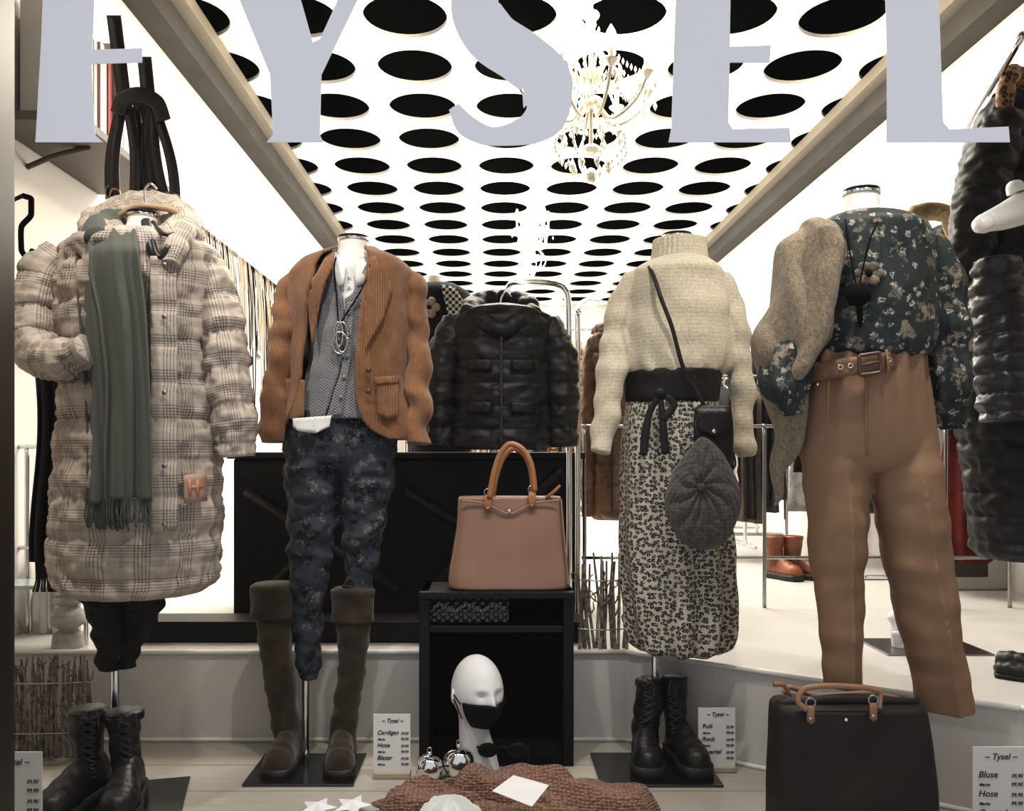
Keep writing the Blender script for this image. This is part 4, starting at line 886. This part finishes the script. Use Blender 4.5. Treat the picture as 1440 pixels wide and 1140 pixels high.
g=grp('white_figurine',P(1262,885,2.75)); x=P(1262,0,2.75).x; box('plate',P(1222,0,2.75).x,P(1366,0,2.75).x,2.62,2.85,ZF,ZF+.006,steel,g,.002)
wloft('body',[(ZF+.12,x-.02,2.72,.012,.012),(ZF+.10,x-.02,2.72,.026,.024),(ZF+.08,x-.015,2.72,.02,.02),(ZF+.05,x,2.72,.034,.03),(ZF+.006,x,2.72,.03,.03)],wm,g,n=24,nr=30); tube('arms',[(x-.04,2.7,ZF+.05),(x,2.68,ZF+.06),(x+.04,2.7,ZF+.08)],.009,wm,g,10)
g=grp('ballerina_shoe',P(1415,925,2.45)); foot(g,P(1412,0,2.4).x,2.36,ZF,.9,.2,.036,.03,blk,rub,.012,False); foot(g,P(1436,0,2.4).x,2.44,ZF,.6,.2,.036,.04,blk,rub,.012,False)
# ------------------------------------------------------------------ left wall
g=grp('wall_shelf',P(105,215,2.95)); shm=plain('shelf_brown',(.09,.07,.055),.5)
a=P(45,195,3.0); 
box('slab',XL,XL+.30,2.75,3.55,a.z-.03,a.z,shm,g,.003)
tube('bracket',[(XL,3.0,a.z-.10),(XL+.1,3.0,a.z-.06),(XL+.22,3.0,a.z-.03)],.010,shm,g,8)
g=grp('row_of_books',P(110,120,3.0)); cols=[(.62,.60,.56),(.6,.58,.54),(.4,.06,.05),(.62,.6,.58),(.58,.56,.52),(.45,.07,.06)]
y=2.9
for k in range(12): 
    wd=random.uniform(.022,.04); box('book_%d'%k,XL+.03,XL+.20+random.uniform(-.01,.02),y,y+wd,a.z,a.z+random.uniform(.36,.46),plain('book_%d'%k,cols[k%6],.6),g,.002); y+=wd+.006
g=grp('hanging_belts',P(195,150,2.9)); lb=plain('belt_leather_black',(.030,.025,.022),.35,0,.5); brs=plain('brass',(.5,.35,.18),.3,1)
Yb_=2.75
for k,(x0,y0,x1,y1) in enumerate(((160,22,176,150),(203,80,215,200),(172,150,162,285),(180,150,188,288),(195,145,203,278),(205,150,222,290),(215,150,235,290),(224,170,247,292),(168,160,156,280),(188,150,196,290),(210,155,212,285))):
    def f(i,j,k=k,x0=x0,y0=y0,x1=x1,y1=y1):
        t=j/24; w=(10 if k<2 else 7.5); x=x0+(x1-x0)*t+6*math.sin(t*pi)*(1 if k%2 else -1)*(k>1); return P(x+(i-.5)*2*w,y0+(y1-y0)*t,Yb_-.012*(k%4)-.02*math.sin(t*pi))
    surf('belt_%d'%k,f,1,24,lb,g,False,None,False,.004)
    if k>1:
        c=P(x1,y1-10,Yb_-.012*(k%4)-.01); torus('buckle_%d'%k,c,.020,.004,brs if k==2 else steel,g,'y',(.8,1.1))
tube('loop',[P(166,160,Yb_-.04),P(172,142,Yb_-.05),P(195,134,Yb_-.06),P(220,144,Yb_-.05),P(230,170,Yb_-.04)],.026,lb,g,10,30,None,True,.3)
bar('peg',P(160,30,Yb_),P(160,30,3.3),.01,steel,g); bar('peg',P(205,90,Yb_),P(205,90,3.3),.01,steel,g)
g=grp('necklace_display',(XL+.08,5.3,2.0)); 
nmats=[steel,blackmat,plain('dull_gold',(.30,.22,.12),.4,.6),plain('pearl',(.35,.30,.24),.4),blackmat]
tube('rail',[(XL+.06,4.3,2.12),(XL+.06,5.3,2.12),(XL+.06,6.3,2.12)],.014,steel,g,8)
for k in range(40):
    yy=4.35+k*.047; zt_=2.12; ln=random.uniform(.5,.95); m_=random.choice(nmats); w_=random.uniform(.02,.05); x_=XL+.08
    tube('necklace_%d'%k,[(x_,yy-w_*.4,zt_),(x_+.02,yy-w_,zt_-ln*.5),(x_+.02,yy,zt_-ln),(x_+.02,yy+w_,zt_-ln*.5),(x_,yy+w_*.4,zt_)],.004,m_,g,6,24)
    if k%2: ball('pendant_%d'%k,(x_+.02,yy,zt_-ln-.015),.03,m_,g,(.5,.9,1.2),10)
g=grp('wall_hook',P(38,320,2.75)); tube('hook',[P(32,275,2.75),P(44,280,2.75),P(44,300,2.75),P(30,320,2.76),P(30,350,2.78),P(40,362,2.78),P(46,352,2.76)],.009,blackmat,g,10,50); bar('mount',P(32,275,2.75),Vector((XL,2.9,P(0,270,2.8).z)),.009,blackmat,g)
# ------------------------------------------------------------------ chandeliers
crm=M('crystal'); crm.color((.80,.77,.70)); crm.p(.1,0,.9); crm.b.inputs['Metallic'].default_value=.3; crm=crm.m
bulb=emis('bulb_glow',(1,.80,.50),40); brass=plain('pale_champagne',(.60,.54,.43),.35,.4)
def chandelier(nm,x,y,zt_,zb_,R,na,en,sc=1):
    g=grp(nm,(x,y,zt_)); Hh=zt_-zb_; zc=zb_+Hh*.42
    tube('stem',[(x,y,ZC),(x,y,(ZC+zc)/2),(x,y,zb_+.1)],.010*sc,brass,g,10)
    for z,r in ((zt_-.05,.040),(zc+.14,.045),(zc,.06),(zb_+.12,.045)): ball('bobeche',(x,y,z),r*sc,crm,g,(1,1,.6),20)
    ball('finial',(x,y,zb_),.03*sc,crm,g,(1,1,1.2),20)
    vs=[];fs=[]
    def drop(p,s):
        s*=sc; b0=len(vs)
        vs.extend([p+Vector((0,0,s)),p+Vector((0,0,-s*1.4))]+[p+Vector((s*.5*math.cos(k*pi/3),s*.5*math.sin(k*pi/3),-s*.3)) for k in range(6)])
        for k in range(6): fs.append((b0,b0+2+k,b0+2+(k+1)%6)); fs.append((b0+1,b0+2+(k+1)%6,b0+2+k))
    for k in range(na):
        a=2*pi*k/na+.2; d=Vector((math.cos(a),math.sin(a),0)); O=Vector((x,y,0))
        tube('arm_%d'%k,[O+d*.03+Vector((0,0,zc)),O+d*R*.4+Vector((0,0,zc-.09)),O+d*R*.8+Vector((0,0,zc-.03)),O+d*R+Vector((0,0,zc+.06))],.008*sc,brass,g,8,24)
        tube('scroll_%d'%k,[O+d*.03+Vector((0,0,zc+.10)),O+d*R*.3+Vector((0,0,zc+.20)),O+d*R*.55+Vector((0,0,zc+.12)),O+d*R*.45+Vector((0,0,zc+.04))],.006*sc,brass,g,8,24)
        e_=O+d*R; wloft('cup_%d'%k,[(zc+.08,e_.x,e_.y,.038*sc,.038*sc),(zc+.065,e_.x,e_.y,.022*sc,.022*sc),(zc+.05,e_.x,e_.y,.008,.008)],crm,g,n=16,nr=6)
        tube('candle_%d'%k,[e_+Vector((0,0,zc+.07)),e_+Vector((0,0,zc+.11)),e_+Vector((0,0,zc+.15))],.011*sc,mann,g,10,3)
        tube('bulb_%d'%k,[e_+Vector((0,0,zc+.15)),e_+Vector((0,0,zc+.175)),e_+Vector((0,0,zc+.20)),e_+Vector((0,0,zc+.235))],[.012*sc,.026*sc,.020*sc,.002],bulb,g,12,14)
        for q_ in range(3): 
            aa=a+q_*2.1; drop(e_+Vector((.04*math.cos(aa),.04*math.sin(aa),zc+.02)),.020)
        a2=a+2*pi/na; d2=Vector((math.cos(a2),math.sin(a2),0))
        for q_ in range(1,13):
            t=q_/13; p=O+(d*(1-t)+d2*t)*R*.95; p.z=zc+.06-.12*math.sin(t*pi); drop(p,.015)
            p=O+d*R*(1-t)*.95; p.z=zt_-.05-(zt_-.05-zc-.08)*(1-t)-.05*math.sin(t*pi); drop(p,.014)
            p=O+d*(.05+R*.45*math.sin(t*pi)); p.z=zb_+.02+(zc-zb_-.1)*t; drop(p,.016)
        drop(O+d*R*.5+Vector((0,0,zc-.15)),.03); drop(O+d*.09+Vector((0,0,zb_+.05)),.03)
    mesh('crystal_drops',vs,fs,crm,g,False)
    L=bpy.data.lights.new(nm+'_light','POINT'); L.energy=en; L.color=(1,.86,.62); L.shadow_soft_size=.12; o=bpy.data.objects.new(nm+'_light',L); link(o,g); o.location=(x,y,zc+.30)
chandelier('crystal_chandelier',.47,4.0,3.0,2.20,.28,8,60)
chandelier('crystal_chandelier.001',.34,6.9,3.02,2.36,.13,6,25,.7)
# ------------------------------------------------------------------ lights
def area(nm,loc,rot,sx,sy,e,c=(1,.96,.9)):
    L=bpy.data.lights.new(nm,'AREA'); L.shape='RECTANGLE'; L.size=sx; L.size_y=sy; L.energy=e; L.color=c; o=bpy.data.objects.new(nm,L); coll.objects.link(o); o.location=loc; o.rotation_euler=rot; return o
for k,y in enumerate((4.6,7.4,10.2)):
    area('interior_fill_%d'%k,(.37,y,3.05),(0,0,0),2.6,1.6,105)  # unseen area fill, added under the ceiling to brighten the white shop walls
    L=bpy.data.lights.new('ceiling_fill_%d'%k,'POINT'); L.energy=70; L.shadow_soft_size=.3; L.color=(1,.95,.86); o=bpy.data.objects.new('ceiling_fill_%d'%k,L); coll.objects.link(o); o.location=(.37,y+.6,1.9)  # bare point light without fixture, added mid-room to brighten the ceiling panel
def spot(nm,loc,tgt,e,ang=60,c=(1,.95,.88)):
    L=bpy.data.lights.new(nm,'SPOT'); L.energy=e; L.spot_size=math.radians(ang); L.spot_blend=.7; L.shadow_soft_size=.03; L.color=c; o=bpy.data.objects.new(nm,L); coll.objects.link(o); o.location=loc; d=Vector(tgt)-Vector(loc); o.rotation_euler=d.to_track_quat('-Z','Y').to_euler()
for k,(x,tx) in enumerate(((-.9,-.9),(-.2,-.4),(.45,.5),(1.1,1.0))):
    spot('window_spot_%d'%k,(x,1.62,2.28),(tx,2.25,.8),44,80)
w=bpy.data.worlds.new('World'); scene.world=w; w.use_nodes=True; w.node_tree.nodes['Background'].inputs[0].default_value=(.93,.95,1,1); w.node_tree.nodes['Background'].inputs[1].default_value=.58
# ------------------------------------------------------------------ camera
cam=bpy.data.cameras.new('camera'); cam.sensor_width=36; cam.sensor_fit='HORIZONTAL'; cam.lens=F/1440*36; cam.shift_x=(720-CX)/1440; cam.shift_y=(HY-570)/1440; cam.clip_start=.05
co=bpy.data.objects.new('camera',cam); coll.objects.link(co); co.location=(0,0,H); co.rotation_euler=(pi/2,0,0); scene.camera=co
scene.view_settings.view_transform='Standard'
try: scene.view_settings.look='Medium High Contrast'
except Exception: pass
print('objects',len(bpy.data.objects))
